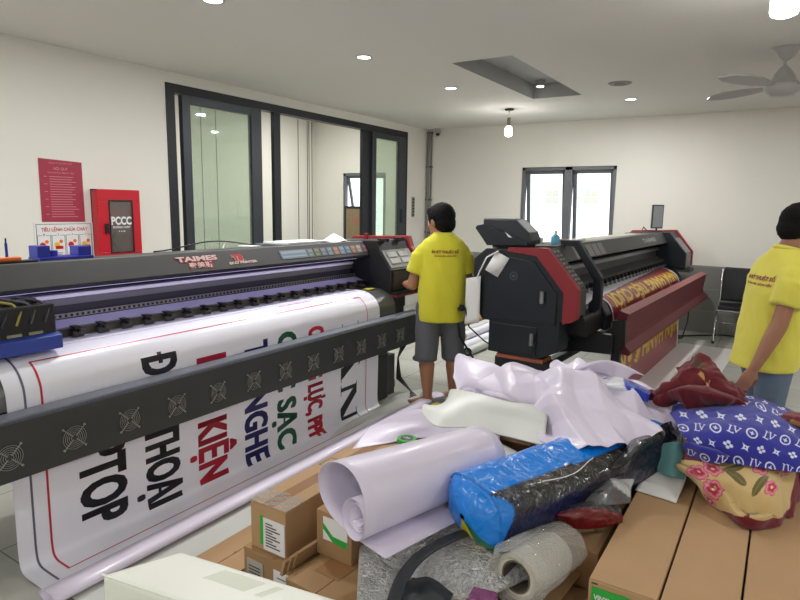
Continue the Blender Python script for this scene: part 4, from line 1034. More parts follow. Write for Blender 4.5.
# --- big spiral roll of white vinyl
P0 = W(352, 502, .585); P1_ = W(486, 455, .575); ax = (P1_ - P0).normalized(); ax.normalize()
side = Vector((ax.y, -ax.x, 0)).normalized(); upv = side.cross(ax); upv = upv if upv.z > 0 else -upv
prof = []
prof += [Vector((.20, -.124)), Vector((.12, -.126)), Vector((.04, -.127)), Vector((-.03, -.125))]
for k in range(1, 23):
    a = math.radians(-105 - k * 12.5); r = .128 + .018 * math.sin(math.radians(k * 8)); prof.append(Vector((r * math.cos(a) * (1.42 if math.cos(a) < 0 else 1.0) - .006, r * math.sin(a))))
cx_, cy_ = .030, -.040
for k in range(80):
    a = math.radians(-20 - k * 15); f = min(1, k / 8); r = (.092 * (1 - f) + .072 * f) - k * .00042
    prof.append(Vector((cx_ + r * math.cos(a), cy_ + r * math.sin(a))))
# smooth the join
for _ in range(2): prof = [prof[0]] + [(prof[i - 1] + prof[i] * 2 + prof[i + 1]) / 4 for i in range(1, len(prof) - 1)] + [prof[-1]]
Lr = (P1_ - P0).length + .03
m = MB(); N = len(prof)
def rf(u, v):
    k = u * (N - 1); i = min(int(k), N - 2); p = prof[i].lerp(prof[i + 1], k - i)
    s = v * Lr
    near = 0.0
    if u < .45: near = -.03 * math.sin(PI * u / .45)
    base = P0 + ax * (near * (1 - v) + s + v * .16 * (u - .35))
    taper = 1 - .16 * v
    return base + side * p[0] * taper + upv * p[1] * taper
m.grid(rf, N * 1, 14)
o = m.build('vinyl_roll', M['vinyl2'], solid=.0022)
tag(o, 'loosely coiled white vinyl roll showing its spiral end, lying on the left cartons', 'roll')
# tape reel
c = W(407, 442, .462); t = thing('tape_reel', c, 'small green and black tape reel on the long carton beside the spiral roll', 'tape')
MB().ring(c + Vector((0, 0, .001)), c + Vector((0, 0, .022)), .05, .034, 28).build('green_tape', M['green'], t)
MB().ring(c + Vector((0, 0, .002)), c + Vector((0, 0, .0235)), .033, .024, 24).build('core', M['black'], t)
m = MB(); put_text(m, '125', lambda a, b: c + Vector((-.018 + a, -.008 + b, .024)), .036, .014, 0, .02); 
MB().cyl(c + Vector((0, 0, .002)), c + Vector((0, 0, .0225)), .0235, n=20).build('hub', M['char'], t); m.build('print', M['paper'], t)

# --- white sheets in the pile
V = lambda *a: [W(*q) for q in a]
def S_(name, label, net, m='vinyl2', cat='sheet', **k):
    return tag(sheet(name, net, M[m], **k), label, cat)
S_('vinyl_sheet', 'pale lilac vinyl sheet lying flat behind the spiral roll', [
    V((352, 447, .46), (385, 442, .466), (430, 436, .47), (500, 446, .47)),
    V((370, 428, .47), (402, 424, .50), (445, 420, .50), (500, 428, .49)),
    V((400, 412, .44), (418, 408, .46), (452, 405, .47), (500, 410, .46))], amp=.03, seed=3, scale=4, ncr=4)
S_('vinyl_sheet', 'large grey-white curved sheet with a pointed upper corner beside the bare foot', [
    V((421, 412, .60), (436, 426, .585), (470, 428, .60), (505, 436, .60), (545, 446, .62)),
    V((424, 404, .62), (446, 412, .63), (475, 414, .64), (508, 419, .65), (546, 428, .66)),
    V((440, 407, .60), (452, 397, .66), (478, 402, .68), (510, 408, .69), (548, 414, .70)),
    V((449, 399, .60), (452, 389, .66), (480, 394, .70), (512, 402, .70), (550, 406, .70))], 'vinylg', amp=.004, seed=5, scale=2, nu=50, nv=36)
S_('vinyl_sheet', 'white sheet standing in an upright curl right behind the bare leg', [
    V((468, 405, .52), (462, 398, .55), (457, 392, .60), (454, 376, .66)),
    V((484, 404, .54), (478, 392, .62), (466, 372, .70), (456, 354, .74)),
    V((494, 402, .54), (492, 388, .66), (482, 368, .73), (470, 357, .76)),
    V((512, 398, .56), (515, 384, .68), (507, 370, .74), (492, 362, .76))], amp=.02, seed=8, scale=3, nu=50, nv=40, ncr=3)
S_('vinyl_sheet', 'lilac sheet in a low mound between the upright curl and the big crumpled sheet', [
    V((472, 398, .58), (495, 408, .60), (520, 415, .62), (548, 420, .64)),
    V((478, 384, .68), (500, 390, .72), (520, 396, .72), (550, 402, .72)),
    V((492, 372, .74), (505, 366, .80), (525, 368, .80), (552, 380, .78)),
    V((500, 366, .72), (512, 362, .76), (535, 366, .76), (560, 376, .74))], amp=.05, seed=12, scale=5, ncr=4)
S_('vinyl_strip', 'narrow folded white strip running down to the blue wrapped roll', [
    V((470, 431, .57), (480, 448, .545), (498, 463, .55), (512, 478, .56)),
    V((476, 427, .59), (486, 442, .575), (506, 456, .58), (524, 470, .58)),
    V((482, 426, .58), (492, 438, .56), (514, 450, .56), (534, 462, .56))], 'vinylg', amp=.003, seed=2, scale=2, nu=30, nv=12)
S_('vinyl_sheet', 'big crumpled white vinyl sheet heaped on top of the pile in the centre', [
    V((541, 445, .64), (568, 446, .66), (602, 443, .68), (632, 438, .68), (656, 435, .66), (672, 432, .64), (682, 427, .63)),
    V((536, 428, .67), (560, 430, .69), (598, 427, .71), (628, 423, .71), (655, 420, .68), (678, 418, .66), (688, 415, .65)),
    V((533, 408, .70), (556, 404, .75), (590, 402, .77), (622, 404, .75), (652, 408, .70), (676, 409, .67), (686, 408, .66)),
    V((536, 388, .74), (558, 382, .82), (585, 382, .83), (610, 386, .80), (640, 394, .74), (668, 399, .69), (680, 400, .66)),
    V((545, 370, .78), (562, 366, .87), (585, 368, .86), (600, 375, .82), (630, 382, .75), (655, 390, .70), (676, 397, .67)),
    V((552, 364, .76), (566, 361, .83), (584, 362, .83), (602, 368, .79), (620, 376, .72), (640, 386, .66), (672, 394, .64))],
    amp=.085, seed=23, scale=5.5, nu=150, nv=120, ncr=4)
S_('vinyl_sheet', 'pointed flap of thin white sheet in front of the maroon banner', [
    V((570, 380, .76), (590, 372, .80), (610, 376, .76), (622, 384, .72)),
    V((575, 368, .84), (598, 362, .86), (615, 364, .82), (634, 374, .76)),
    V((580, 364, .80), (604, 360, .84), (622, 364, .80), (645, 375.5, .76))], amp=.006, seed=31, scale=3, nu=30, nv=24)
S_('plastic_bag', 'blue and white plastic bag between the crumpled sheet and the dark red cloth', [
    V((592, 392, .72), (608, 396, .72), (625, 398, .72), (648, 402, .70)),
    V((592, 384, .77), (610, 384, .80), (628, 386, .79), (650, 395, .73)),
    V((600, 378, .76), (616, 376, .78), (632, 381, .76), (652, 390, .72))], 'bag', 'bag', amp=.014, seed=41, scale=5, nu=50, nv=36,
    col=lambda u, v: s2l(226, 228, 238) if (.38 < u + .25 * v < .74 or (u < .5 and v < .16)) else s2l(38, 70, 190))
# --- blue and black wrapped roll
a0, a1 = W(466, 515, .53), W(668, 434, .55); axd = (a1 - a0); Lb = axd.length; axd.normalize(); sd = Vector((axd.y, -axd.x, 0)).normalized(); uv_ = Vector((0, 0, 1))
m = MB(); nu_, nv_ = 72, 110; cols = []
for j in range(nv_ + 8):
    v = min(1, j / (nv_ - 1)); endk = max(0, 1 - (j / 5)) if j < 5 else 0
    for i in range(nu_):
        a = 2 * PI * i / nu_; w_ = .150; h_ = .110
        sc = (1 - endk ** 2 * .98) ** .5 if endk < 1 else .08
        if v > .9: sc *= 1 - (v - .9) * 4
        wob = 1 + .07 * noise.noise(Vector((math.cos(a) * 1.5, math.sin(a) * 1.5, v * 5))) + .10 * (crease(Vector((math.cos(a), math.sin(a), v * 5)), 5, 6, 1.5) - .5)
        ca = math.copysign(abs(math.cos(a)) ** .68, math.cos(a)); sa = math.copysign(abs(math.sin(a)) ** .68, math.sin(a))
        p = a0 + axd * (v * Lb - .02 + .025 * (1 - endk) * (endk > 0)) + sd * ca * w_ * sc * wob + uv_ * sa * h_ * sc * wob
        p.z -= .025 * ca * sc
        m.v.append(p)
        ang = math.degrees(a) % 360
        lim = 74 - 10 * v
        blue = lim < ang < 245 or v < .075 + .05 * math.sin(a * 3 + 1)
        if ang > 245 or ang < lim:
            blue = v < .07 + .03 * math.sin(a * 3)
        cc = s2l(12, 128, 228) if blue else (s2l(44, 42, 42) if (.14 < v < .62 and ang < lim and ang > 20) else s2l(30, 34, 52))
        if not blue and v < .38 and (ang > 300 or ang < 20): cc = s2l(14, 26, 70)
        if v < .09 and 290 < ang < 335: cc = s2l(20, 110, 84)
        if v < .06 and 262 < ang < 292: cc = s2l(212, 190, 40)
        cols.append(cc)
R_ = nv_ + 8
m.f = [[j * nu_ + i, j * nu_ + (i + 1) % nu_, (j + 1) * nu_ + (i + 1) % nu_, (j + 1) * nu_ + i] for j in range(R_ - 1) for i in range(nu_)]; m.m = [0] * len(m.f); m.s = [True] * len(m.f); m.col = cols
t = thing('wrapped_roll', Vector((a0.x, a0.y, .42)), 'glossy roll wrapped in bright blue and black plastic across the middle of the pile', 'roll')
m.build('wrapping', M['bag'], t)
m = MB(); pts = []
for k in range(16):
    v = k / 15; p = a0 + axd * (Lb * (.22 + .55 * v)) + sd * (.10 + .03 * math.sin(v * 9)) + uv_ * (.088 + .004 * math.sin(v * 6) - .012 * v); pts.append(p)
m.tube(pts, .0022, 5); m.tube([a0 + axd * (Lb * .25) + sd * (.145 * math.cos(q)) + uv_ * (.112 * math.sin(q) - .02) for q in [x * .2 - .3 for x in range(12)]], .002, 5)
m.build('string', M['paper'], t)
# --- silver foil roll, slab-like
t = thing('foil_roll', W(440, 560, .2), 'flattened roll of silver foil insulation at the bottom centre', 'roll')
net = [V((372, 552, .36), (400, 528, .385), (445, 512, .41), (490, 515, .40)),
       V((392, 566, .36), (425, 546, .40), (475, 530, .42), (525, 536, .40)),
       V((430, 586, .35), (462, 566, .40), (505, 552, .41), (545, 552, .38)),
       V((468, 612, .30), (490, 596, .36), (525, 580, .36), (560, 570, .33))]
sheet('foil_sheet', net, M['foil'], nu=50, nv=40, amp=.010, seed=14, scale=6, soft=.006, solid=.01, parent=t)
net2 = [[p - Vector((0, 0, .012)) for p in r] for r in net]
q = [net[0][0], net[1][0], net[2][0], net[3][0]]
m = MB(); m.box(-1.04, -.78, 1.42, 2.05, .002, .33); m.build('carton_core', M['card2'], t)
m = MB(); m.obox((-1.02, 1.66, .30), (.34, .5, .07), math.radians(35)); m.build('folded_edge', M['foil'], t, bevel=.02, seg=3)
# plastic-wrapped roll with its core
c0 = W(516, 577, .40); c1 = c0 + Vector((.05, .24, -.02)); dx = (c1 - c0).normalized()
t = thing('wrapped_roll', Vector((c0.x, c0.y, .27)), 'white roll in crinkled clear plastic, its round core facing the camera', 'roll')
MB().ring(c0, c1, .080, .054, 40).build('paper_roll', mat('roll_cream', s2l(205, 200, 186), .5), t, bevel=.003)
MB().ring(c0 + dx * -.002, c1, .056, .050, 40).build('core', mat('core_brown', s2l(92, 82, 70), .7), t)
MB().cyl(c0 + dx * .10, c0 + dx * .11, .052, n=24).build('core_plug', mat('core_dark', s2l(70, 64, 56), .8), t)
m = MB(); sdc = Vector((dx.y, -dx.x, 0)); 
def pf(u, v):
    a = 2 * PI * u; r = .100 + .040 * max(0, math.sin(a + .4)) - .03 * v + .028 * (crease(Vector((math.cos(a), math.sin(a), v * 3)), 9, 6, 1.4) - .3)
    e_ = 1 - .25 * max(0, (.12 - v) / .12)
    return c0 + dx * (-.035 + v * .34) + sdc * math.cos(a) * r * 1.12 * e_ + Vector((0, 0, 1)) * max(-.10, math.sin(a) * r * e_)
m.grid(pf, 80, 50, closeu=True); m.build('plastic_wrap', M['plastic'], t)
def pf2(u, v):
    a = 2 * PI * u; r = (.09 - .028 * v); k = .012 * (crease(Vector((math.cos(a), math.sin(a), v)), 19, 6, 1.8) - .5)
    return c0 + dx * (-.035 + .03 * v + k) + sdc * math.cos(a) * r * 1.1 + Vector((0, 0, 1)) * math.sin(a) * r
m = MB(); m.grid(pf2, 80, 8, closeu=True); m.build('plastic_end', M['plastic'], t)
MB().box(-.80, -.60, 1.62, 1.77, .002, .275).build('carton_support', M['card2'], t)
# black strap
pts = [W(*q) for q in ((392, 612, .40), (396, 596, .42), (402, 580, .435), (412, 565, .445), (425, 553, .455), (440, 544, .46), (458, 536, .46), (475, 531, .455))]
pts = [catmull(pts, k / 40) for k in range(41)]; m = MB()
def sf(u, v):
    k = min(int(v * 40), 39); p = pts[k].lerp(pts[k + 1], v * 40 - k); d = (pts[min(k + 2, 40)] - pts[max(k - 1, 0)]).normalized(); s_ = Vector((d.y, -d.x, 0)).normalized()
    return p + s_ * (u - .5) * .044 + Vector((0, 0, .010 * math.sin(PI * u)))
m.grid(sf, 7, 60); o = m.build('rubber_strap', M['strap'], solid=.007); tag(o, 'thick black rubber strap arching over the silver foil', 'strap')
S_('dark_cloth', 'crumpled dark grey plastic at the bottom edge beneath the black strap', [
    V((398, 600, .36), (420, 606, .36), (455, 612, .33)), V((404, 586, .37), (425, 588, .40), (452, 600, .36)), V((412, 576, .36), (432, 576, .37), (455, 588, .35))], 'strap', 'cloth', amp=.02, seed=4, scale=7, nu=30, nv=24)
S_('purple_film', 'small scrap of purple film beside the plastic-wrapped roll', [V((466, 600, .40), (500, 606, .36)), V((474, 586, .41), (496, 592, .39))], 'bag', 'film', amp=.008, seed=6, scale=9, nu=16, nv=14, col=lambda u, v: s2l(122, 62, 110))
# red bag and foil scrap
S_('red_pouch', 'shiny dark red pouch lying between the wrapped roll and the right cartons', [
    V((556, 522, .44), (575, 528, .45), (598, 528, .455), (622, 522, .452)),
    V((558, 514, .50), (578, 512, .52), (600, 511, .52), (622, 516, .48)),
    V((566, 506, .50), (584, 502, .52), (602, 502, .52), (620, 508, .49))], 'bag', 'bag', amp=.008, seed=7, scale=6, nu=40, nv=30, solid=.006, col=lambda u, v: s2l(104, 14, 24) if v < .62 else s2l(70, 68, 70))
S_('foil_scrap', 'crumpled grey foil and white wrapping behind the red pouch', [
    V((582, 508, .50), (600, 505, .52), (618, 504, .51), (632, 502, .48)),
    V((590, 492, .54), (606, 488, .56), (618, 486, .55), (632, 488, .50)),
    V((602, 480, .52), (612, 474, .55), (622, 476, .53), (634, 480, .50))], 'bag', 'scrap', amp=.02, seed=17, scale=6, nu=40, nv=30, col=lambda u, v: s2l(200, 202, 204) if u + v > 1.15 else s2l(92, 92, 94))
S_('dark_bag', 'black plastic bag behind the wrapped roll, left of the teal cloth', [
    V((600, 486, .48), (620, 482, .48), (642, 470, .48), (662, 458, .49)),
    V((612, 466, .60), (630, 460, .62), (648, 450, .60), (668, 444, .55)),
    V((625, 448, .64), (645, 440, .66), (662, 434, .64), (680, 430, .60)),
    V((640, 430, .64), (660, 424, .66), (675, 420, .64), (688, 418, .60))], 'bag', 'bag', amp=.018, seed=27, scale=5, nu=50, nv=40, col=lambda u, v: s2l(26, 27, 34))
# paper and teal cloth
S_('paper_sheet', 'blank white card lying on the left carton of the right row', [
    V((635, 490, .455), (654, 496, .455), (676, 503, .455)), V((648, 470, .49), (664, 477, .49), (684, 484, .485)), V((656, 455, .53), (672, 460, .53), (690, 468, .52))], 'paper', amp=.002, seed=1, scale=2, nu=12, nv=12)
S_('teal_cloth', 'small teal cloth tucked between the white card and the blue monogram cloth', [
    V((656, 470, .51), (668, 476, .51), (684, 478, .51)), V((658, 456, .56), (674, 458, .58), (690, 460, .56)), V((664, 444, .60), (678, 442, .62), (694, 444, .60))], 'teal', 'cloth', amp=.012, seed=9, scale=7, soft=.01, nu=36, nv=30, solid=.004)

# --- printed cloths
def flower(u, v):
    x = u * 4.6; y = v * 2.4
    base = s2l(206, 178, 122)
    edge = .22 + .10 * math.sin(u * 5 + .5)
    wine = s2l(112, 20, 40)
    if v < edge * max(0, min(1, (u - .28) * 4)) or (u < .16 and v > .72) or (u > .86 and v < .62): return wine
    def fl(cx, cy, s):
        dx = x - cx; dy = y - cy; r = math.hypot(dx, dy) / s; a = math.atan2(dy, dx)
        pr = .72 + .28 * abs(math.cos(2.5 * a))
        if r < pr:
            if r < .16: return s2l(235, 205, 150)
            k = r / pr
            c1, c2 = s2l(232, 150, 165), s2l(180, 34, 74)
            k = abs(math.sin(k * 4.2)) ; return tuple(a_ * (1 - k) + b_ * k for a_, b_ in zip(c1, c2))
        return None
    for cx, cy, s in ((.62, 1.25, .34), (1.12, .82, .36), (1.06, 1.62, .36), (.98, .30, .24), (2.6, 1.95, .34), (3.1, 2.05, .33), (3.6, 1.8, .30), (3.0, 1.25, .22), (2.2, 2.1, .22)):
        c_ = fl(cx, cy, s)
        if c_: return c_
    for cx, cy, a, L, w_ in ((1.85, 1.5, -.5, .42, .15), (1.7, 1.8, .3, .36, .13), (2.65, 1.35, 1.0, .34, .14), (4.2, 1.8, 1.2, .4, .18), (1.9, 2.2, .1, .3, .12)):
        dx = x - cx; dy = y - cy; p_ = dx * math.cos(a) + dy * math.sin(a); q_ = -dx * math.sin(a) + dy * math.cos(a)
        if (p_ / L) ** 2 + (q_ / w_) ** 2 < 1: return s2l(102, 92, 44) if abs(q_) > .012 else s2l(140, 130, 70)
    return base
def heap(name, label, net, colfn, seed, amp, soft, nu, nv, mt='cloth', scale=3):
    return tag(sheet(name, net, M[mt], nu=nu, nv=nv, amp=amp, seed=seed, scale=scale, soft=soft, solid=.004, col=colfn, floor=.456), label, 'cloth')
heap('flowered_cloth', 'beige cloth printed with pink flowers and a wine border, on the right cartons', [
    V((700, 482, .458), (712, 500, .458), (728, 512, .458), (745, 526, .458), (768, 527, .458), (786, 522, .458), (800, 492, .46)),
    V((690, 474, .50), (706, 488, .53), (726, 500, .52), (745, 512, .52), (768, 512, .53), (790, 502, .52), (806, 478, .52)),
    V((680, 466, .55), (702, 474, .58), (726, 482, .59), (748, 490, .59), (772, 490, .60), (792, 482, .58), (810, 468, .56)),
    V((678, 456, .58), (702, 460, .62), (728, 466, .63), (752, 470, .63), (776, 470, .63), (796, 466, .62), (815, 458, .60)),
    V((680, 446, .60), (704, 448, .64), (730, 450, .65), (754, 452, .65), (778, 452, .65), (800, 452, .64), (822, 448, .60))], flower, 51, .035, .012, 230, 160, scale=4)
def lvpat(u, v):
    x = u * 9.0 + .5 * v; y = v * 5.4 + .5 * math.sin(u * 2)
    base = s2l(40, 42, 150); wht = s2l(214, 218, 240)
    j = math.floor(y); xx = x + (.5 if j % 2 else 0); i = math.floor(xx); a = (xx - i - .5) * 2; b = (y - j - .5) * 2
    k = (i * 2 + j * 3) % 4
    ang = .35; a, b = a * math.cos(ang) - b * math.sin(ang), a * math.sin(ang) + b * math.cos(ang)
    a *= 1.22; b *= 1.22
    r = math.hypot(a, b)
    def seg(x0, y0, x1, y1, w_):
        dx, dy = x1 - x0, y1 - y0; t_ = max(0, min(1, ((a - x0) * dx + (b - y0) * dy) / (dx * dx + dy * dy))); return math.hypot(a - x0 - dx * t_, b - y0 - dy * t_) < w_
    if k == 0:
        if seg(-.52, .62, -.52, -.58, .085) or seg(-.72, -.62, .02, -.62, .085) or seg(-.72, .64, -.32, .64, .05) or seg(.0, -.62, .02, -.44, .05) or seg(.0, .80, .34, -.22, .085) or seg(.34, -.22, .74, .80, .055) or seg(-.16, .82, .18, .82, .05) or seg(.58, .82, .9, .82, .05): return wht
    elif k == 1:
        for cx, cy in ((.42, 0), (-.42, 0), (0, .42), (0, -.42)):
            if math.hypot(a - cx, b - cy) < .27: return wht if r > .16 else base
    elif k == 2:
        if abs(r - .72) < .10: return wht
        if math.sqrt(abs(a)) + math.sqrt(abs(b)) < .74: return wht
    else:
        c_, s_ = a * .7071 - b * .7071, a * .7071 + b * .7071
        if math.sqrt(abs(c_)) + math.sqrt(abs(s_)) < .98 and r > .13: return wht
    return base
heap('monogram_cloth', 'royal blue cloth with white monogram and flower motifs, spread over the right pile', [
    V((690, 455, .60), (708, 460, .625), (730, 464, .64), (755, 467, .65), (780, 470, .65), (803, 472, .65), (822, 472, .64)),
    V((686, 444, .65), (706, 446, .69), (730, 446, .71), (756, 448, .72), (780, 450, .72), (805, 454, .71), (826, 458, .69)),
    V((678, 430, .68), (702, 428, .74), (728, 428, .76), (756, 430, .77), (782, 434, .76), (806, 440, .74), (828, 446, .71)),
    V((672, 415, .69), (698, 412, .74), (726, 412, .77), (756, 414, .78), (780, 420, .77), (806, 428, .74), (826, 436, .71)),
    V((664, 404, .66), (690, 400, .70), (722, 398, .73), (750, 400, .74), (774, 407, .74), (800, 418, .72), (822, 428, .69)),
    V((660, 400, .60), (690, 396, .62), (722, 393, .64), (750, 395, .64), (774, 402, .64), (800, 412, .64), (822, 424, .62))], lvpat, 61, .03, .008, 420, 260, scale=3)
heap('wine_cloth', 'dark wine-red cloth heaped behind the monogram cloth, held by the walking person', [
    V((643, 402, .68), (662, 403, .69), (685, 400, .71), (708, 402, .73), (735, 405, .735), (756, 410, .73)),
    V((647, 392, .72), (664, 391, .76), (686, 388, .80), (708, 392, .80), (732, 395, .79), (756, 403, .75)),
    V((662, 384, .76), (672, 378, .82), (690, 374, .86), (712, 379, .86), (734, 386, .82), (754, 396, .77)),
    V((672, 376, .78), (680, 364, .88), (698, 360, .92), (716, 368, .90), (734, 378, .84), (752, 390, .78)),
    V((680, 370, .76), (688, 358, .86), (700, 355, .90), (716, 362, .88), (734, 374, .82), (750, 388, .76))],
    lambda u, v: s2l(190, 140, 90) if (abs(v - .58 - .12 * math.sin(u * 7)) < .045 and .42 < u < .66) else (s2l(78, 50, 30) if (.3 < u < .5 and .72 < v < .86) else s2l(100, 15, 27)), 72, .11, .045, 180, 150, scale=6)
heap('wine_cloth', 'small wine-red bundle at the right edge behind the monogram cloth', [
    V((776, 424, .70), (792, 432, .70), (815, 440, .70)), V((782, 414, .76), (798, 418, .78), (818, 425, .76)), V((790, 411, .76), (804, 412, .78), (824, 416, .76))],
    lambda u, v: s2l(170, 130, 80) if abs(v - .35) < .06 and u > .4 else s2l(112, 24, 36), 81, .012, .012, 40, 30)
# cartons that carry the cloths behind
t8 = carton('carton', -.50, .30, 3.0, 3.5, .451, .60, 0, 'carton hidden beneath the blue monogram cloth', mt='card2', tape=False) if False else None

# --- floor rolls and floor sheets
m = MB(); m.box(-2.42, -1.84, 1.2, 4.9, .001, .003); o = m.build('floor_sheet', M['vinylg']); tag(o, 'pale sheet spread on the floor beside the white banner', 'sheet')
m = MB(); 
def tr(u, v):
    a = 2 * PI * u; return (-2.415 + .062 * math.cos(a), 1.12 + 3.3 * v, .034 + .026 * math.sin(a))
m.grid(tr, 28, 24, closeu=True); o = m.build('vinyl_tube', M['vinyl2'], solid=.002); tag(o, 'long thin rolled vinyl tube lying along the foot of the white banner', 'roll')
m = MB(); m.box(0, .62, -.0, 3.1, .001, .003); m.v = [w2(-1.315 + v.x, 5.0 + v.y, v.z) for v in m.v]; o = m.build('floor_sheet', mat('floor_sheet_white', s2l(222, 218, 218), .3)); tag(o, 'white sheet on the floor in front of the maroon banner', 'sheet')
m = MB(); S_('floor_sheet', 'crumpled pale plastic on the floor near the bare feet', [V((325, 442, .004), (360, 425, .004), (395, 412, .004), (420, 404, .004)), V((345, 425, .03), (372, 412, .05), (398, 400, .03), (420, 395, .01)), V((375, 408, .004), (385, 402, .004), (400, 394, .004), (425, 388, .004))], 'vinylg', amp=.008, seed=91, scale=4, floor=.003, nu=40, nv=30)
rolls = [(-3.02, 5.95, .055, .055, 'vinyl', 'black'), (-2.88, 5.93, .05, .05, 'vinylg', 'black'), (-3.14, 6.1, .055, .055, 'vinyl', 'rawtube'), (-3.26, 6.1, .05, .05, 'rawtube', 'rawtube'), (-3.38, 6.3, .055, .055, 'vinylg', 'rawtube'), (-3.08, 6.2, .15, .05, 'vinyl', 'rawtube'), (-3.20, 6.25, .155, .05, 'vinylg', 'rawtube'), (-3.32, 6.3, .15, .045, 'rawtube', 'rawtube'), (-3.5, 6.5, .05, .05, 'vinyl', 'rawtube'), (-3.44, 6.5, .15, .05, 'rawtube', 'rawtube'), (-3.26, 6.5, .24, .045, 'rawtube', 'rawtube'), (-3.38, 6.6, .245, .05, 'vinyl', 'rawtube')]
names = ['white roll with a dark open end, on the floor behind the standing person', 'greyish roll with a dark end, nearest the printer with red trim', 'white roll third from the dark-ended pair on the floor', 'bare cardboard tube on the floor left of the white rolls', 'grey roll lying at floor level further left', 'white roll stacked above the dark-ended roll', 'grey-white roll in the second layer of the floor stack', 'cardboard tube in the second layer of the floor stack', 'outermost white roll at floor level by the left printer', 'cardboard tube at the left of the second layer', 'cardboard tube topmost in the stack behind the person', 'white roll topmost in the stack behind the person']
for (x, y, z, r, mm, em), nm in zip(rolls, names):
    t = thing('material_roll', (x, y, z - r), nm, 'roll', 'rolls stacked on the floor behind the standing person')
    MB().ring((x, y, z), (x + .0, 8.6, z), r, r * .6, 20).build('roll', M[mm], t)
    MB().ring((x, y - .012, z), (x, y + .02, z), r * .99, r * .62, 20).build('end_ring', M[em], t)
# slipper by the foot
pt = W(440, 402, .30)
S_('patterned_cushion', 'dark grey padded piece with yellow rings beside the bare foot', [V((430, 411, .012), (446, 414, .012), (458, 416, .012)), V((432, 401, .075), (446, 401, .085), (460, 403, .075)), V((437, 397, .03), (450, 396, .03), (463, 398, .03))], 'cloth', 'cushion', amp=.004, seed=2, scale=3, nu=50, nv=40, solid=.01,
   col=lambda u, v: s2l(196, 180, 70) if abs(math.hypot(u - .75, (v - .7)) - .26) < .05 or abs(math.hypot(u - .2, v - .1) - .24) < .05 else s2l(72, 74, 78))
t = carton('carton', -1.58, -1.06, 2.98, 3.4, 0.001, .38, 0, 'brown carton under the white sheets in the middle of the pile', mt='card2', tape=False)
# chair by the back wall
t = thing('visitor_chair', (-.42, 8.62, 0), 'black mesh-backed chair with chrome frame against the tiled wall', 'chair')
cx0, cx1 = -.66, -.16
for x in (cx0, cx1):
    m = MB(); m.tube([(x, 8.36, .012), (x, 8.42, .20), (x, 8.50, .42), (x, 8.52, .44)], .012, 10); m.build('leg', M['chrome'], t)
    m = MB(); m.tube([(x, 8.9, .012), (x, 8.82, .25), (x, 8.76, .44), (x, 8.80, .62), (x, 8.86, .90)], .012, 10); m.build('leg', M['chrome'], t)
    MB().cyl((x, 8.36, 0), (x, 8.362, .03), .016, n=10).build('foot_cap', M['black'], t)
MB().box(cx0 + .01, cx1 - .01, 8.40, 8.80, .43, .475).build('seat', M['black'], t, bevel=.015, seg=3)
m = MB(); m.grid(lambda u, v: (cx0 + .0 + (cx1 - cx0) * (u + (.5 - u) * .12 * v ** 4), 8.79 + .08 * v - .03 * math.sin(PI * u), .50 + .43 * v), 14, 12); m.build('backrest', M['mesh'], t, solid=.02)
m = MB(); m.cyl((cx0, 8.40, .42), (cx1, 8.40, .42), .010, n=8); m.cyl((cx0, 8.84, .2), (cx1, 8.84, .2), .008, n=8); m.build('crossbar', M['chrome'], t)
m = MB()
m.tube([(-1.1, 8.5, .012), (-.9, 8.7, .012), (-.6, 8.95, .012), (.2, 8.98, .012), (.9, 8.95, .012)], .01, 6); m.tube([(-1.0, 8.65, .5), (-1.0, 8.66, .2), (-1.02, 8.4, .015), (-1.12, 8.3, .012)], .009, 6)
o = m.build('power_cable', M['black']); tag(o, 'black cable running along the foot of the back wall', 'cable')
# clutter on the printers
def topz1(x): return 1.35 + (x + 3.045) / (-3.56 + 3.045) * (1.315 - 1.35)
t = thing('cutter_tray', (-3.3, 2.2, 1.33), 'blue plastic tray with two upright holders on top of the left printer', 'tray')
q = [WY(137, 262, 0)] if False else None
def on1(px, x): # y on the printer top for a pixel column
    d = RM @ Vector((px - 400, 300 - 258, -FPX)); return x / d.x * d.y
xa = -3.3; z = topz1(xa)
ya, yb_, yc, yd = on1(34, xa), on1(47, xa), on1(75, xa), on1(88, xa)
MB().box(xa - .06, xa + .06, ya, yd, z, z + .02).build('base', M['blue'], t, bevel=.003)
MB().box(xa - .05, xa + .04, ya, yb_ - .0, z + .02, z + .08).build('holder', M['blue'], t, bevel=.003)
MB().box(xa - .05, xa + .04, yc, yd, z + .02, z + .07).build('holder', M['blue'], t, bevel=.003)
MB().cyl((xa - .02, yb_ + .035, z + .02), (xa - .02, yb_ + .035, z + .05), .03, n=18).build('cup', M['blue'], t)
t = thing('marker_pen', (-3.3, on1(7, -3.3), 1.33), 'dark blue pen standing upright on the left printer at the left edge', 'pen')
yy = on1(7, -3.3); MB().cyl((-3.3, yy, z), (-3.3, yy, z + .10), .007, n=8).build('barrel', M['blue'], t); MB().cyl((-3.3, yy, z + .1), (-3.3, yy, z + .125), .004, n=8).build('tip', M['black'], t)
t = thing('utility_cutter', (-3.2, on1(8, -3.2), 1.335), 'orange and black hand tool lying on the left printer', 'tool')
zt = topz1(-3.18)
MB().box(-3.22, -3.15, on1(-25, -3.2), on1(33, -3.2), zt, zt + .012).build('blade_case', M['black'], t, bevel=.003)
MB().box(-3.21, -3.16, on1(-22, -3.2), on1(18, -3.2), zt + .012, zt + .03).build('grip', M['orange'], t, bevel=.005)
m = MB(); pts = []
for k in range(14):
    u = k / 13; x = -3.5; pts.append((x, 2.45 + 1.0 * u, topz1(x) + .006 + .05 * math.sin(PI * u) ** 2))
m.tube(pts, .005, 6); o = m.build('cable', M['black']); tag(o, 'thin dark cable looping over the top of the left printer', 'cable')
m = MB()
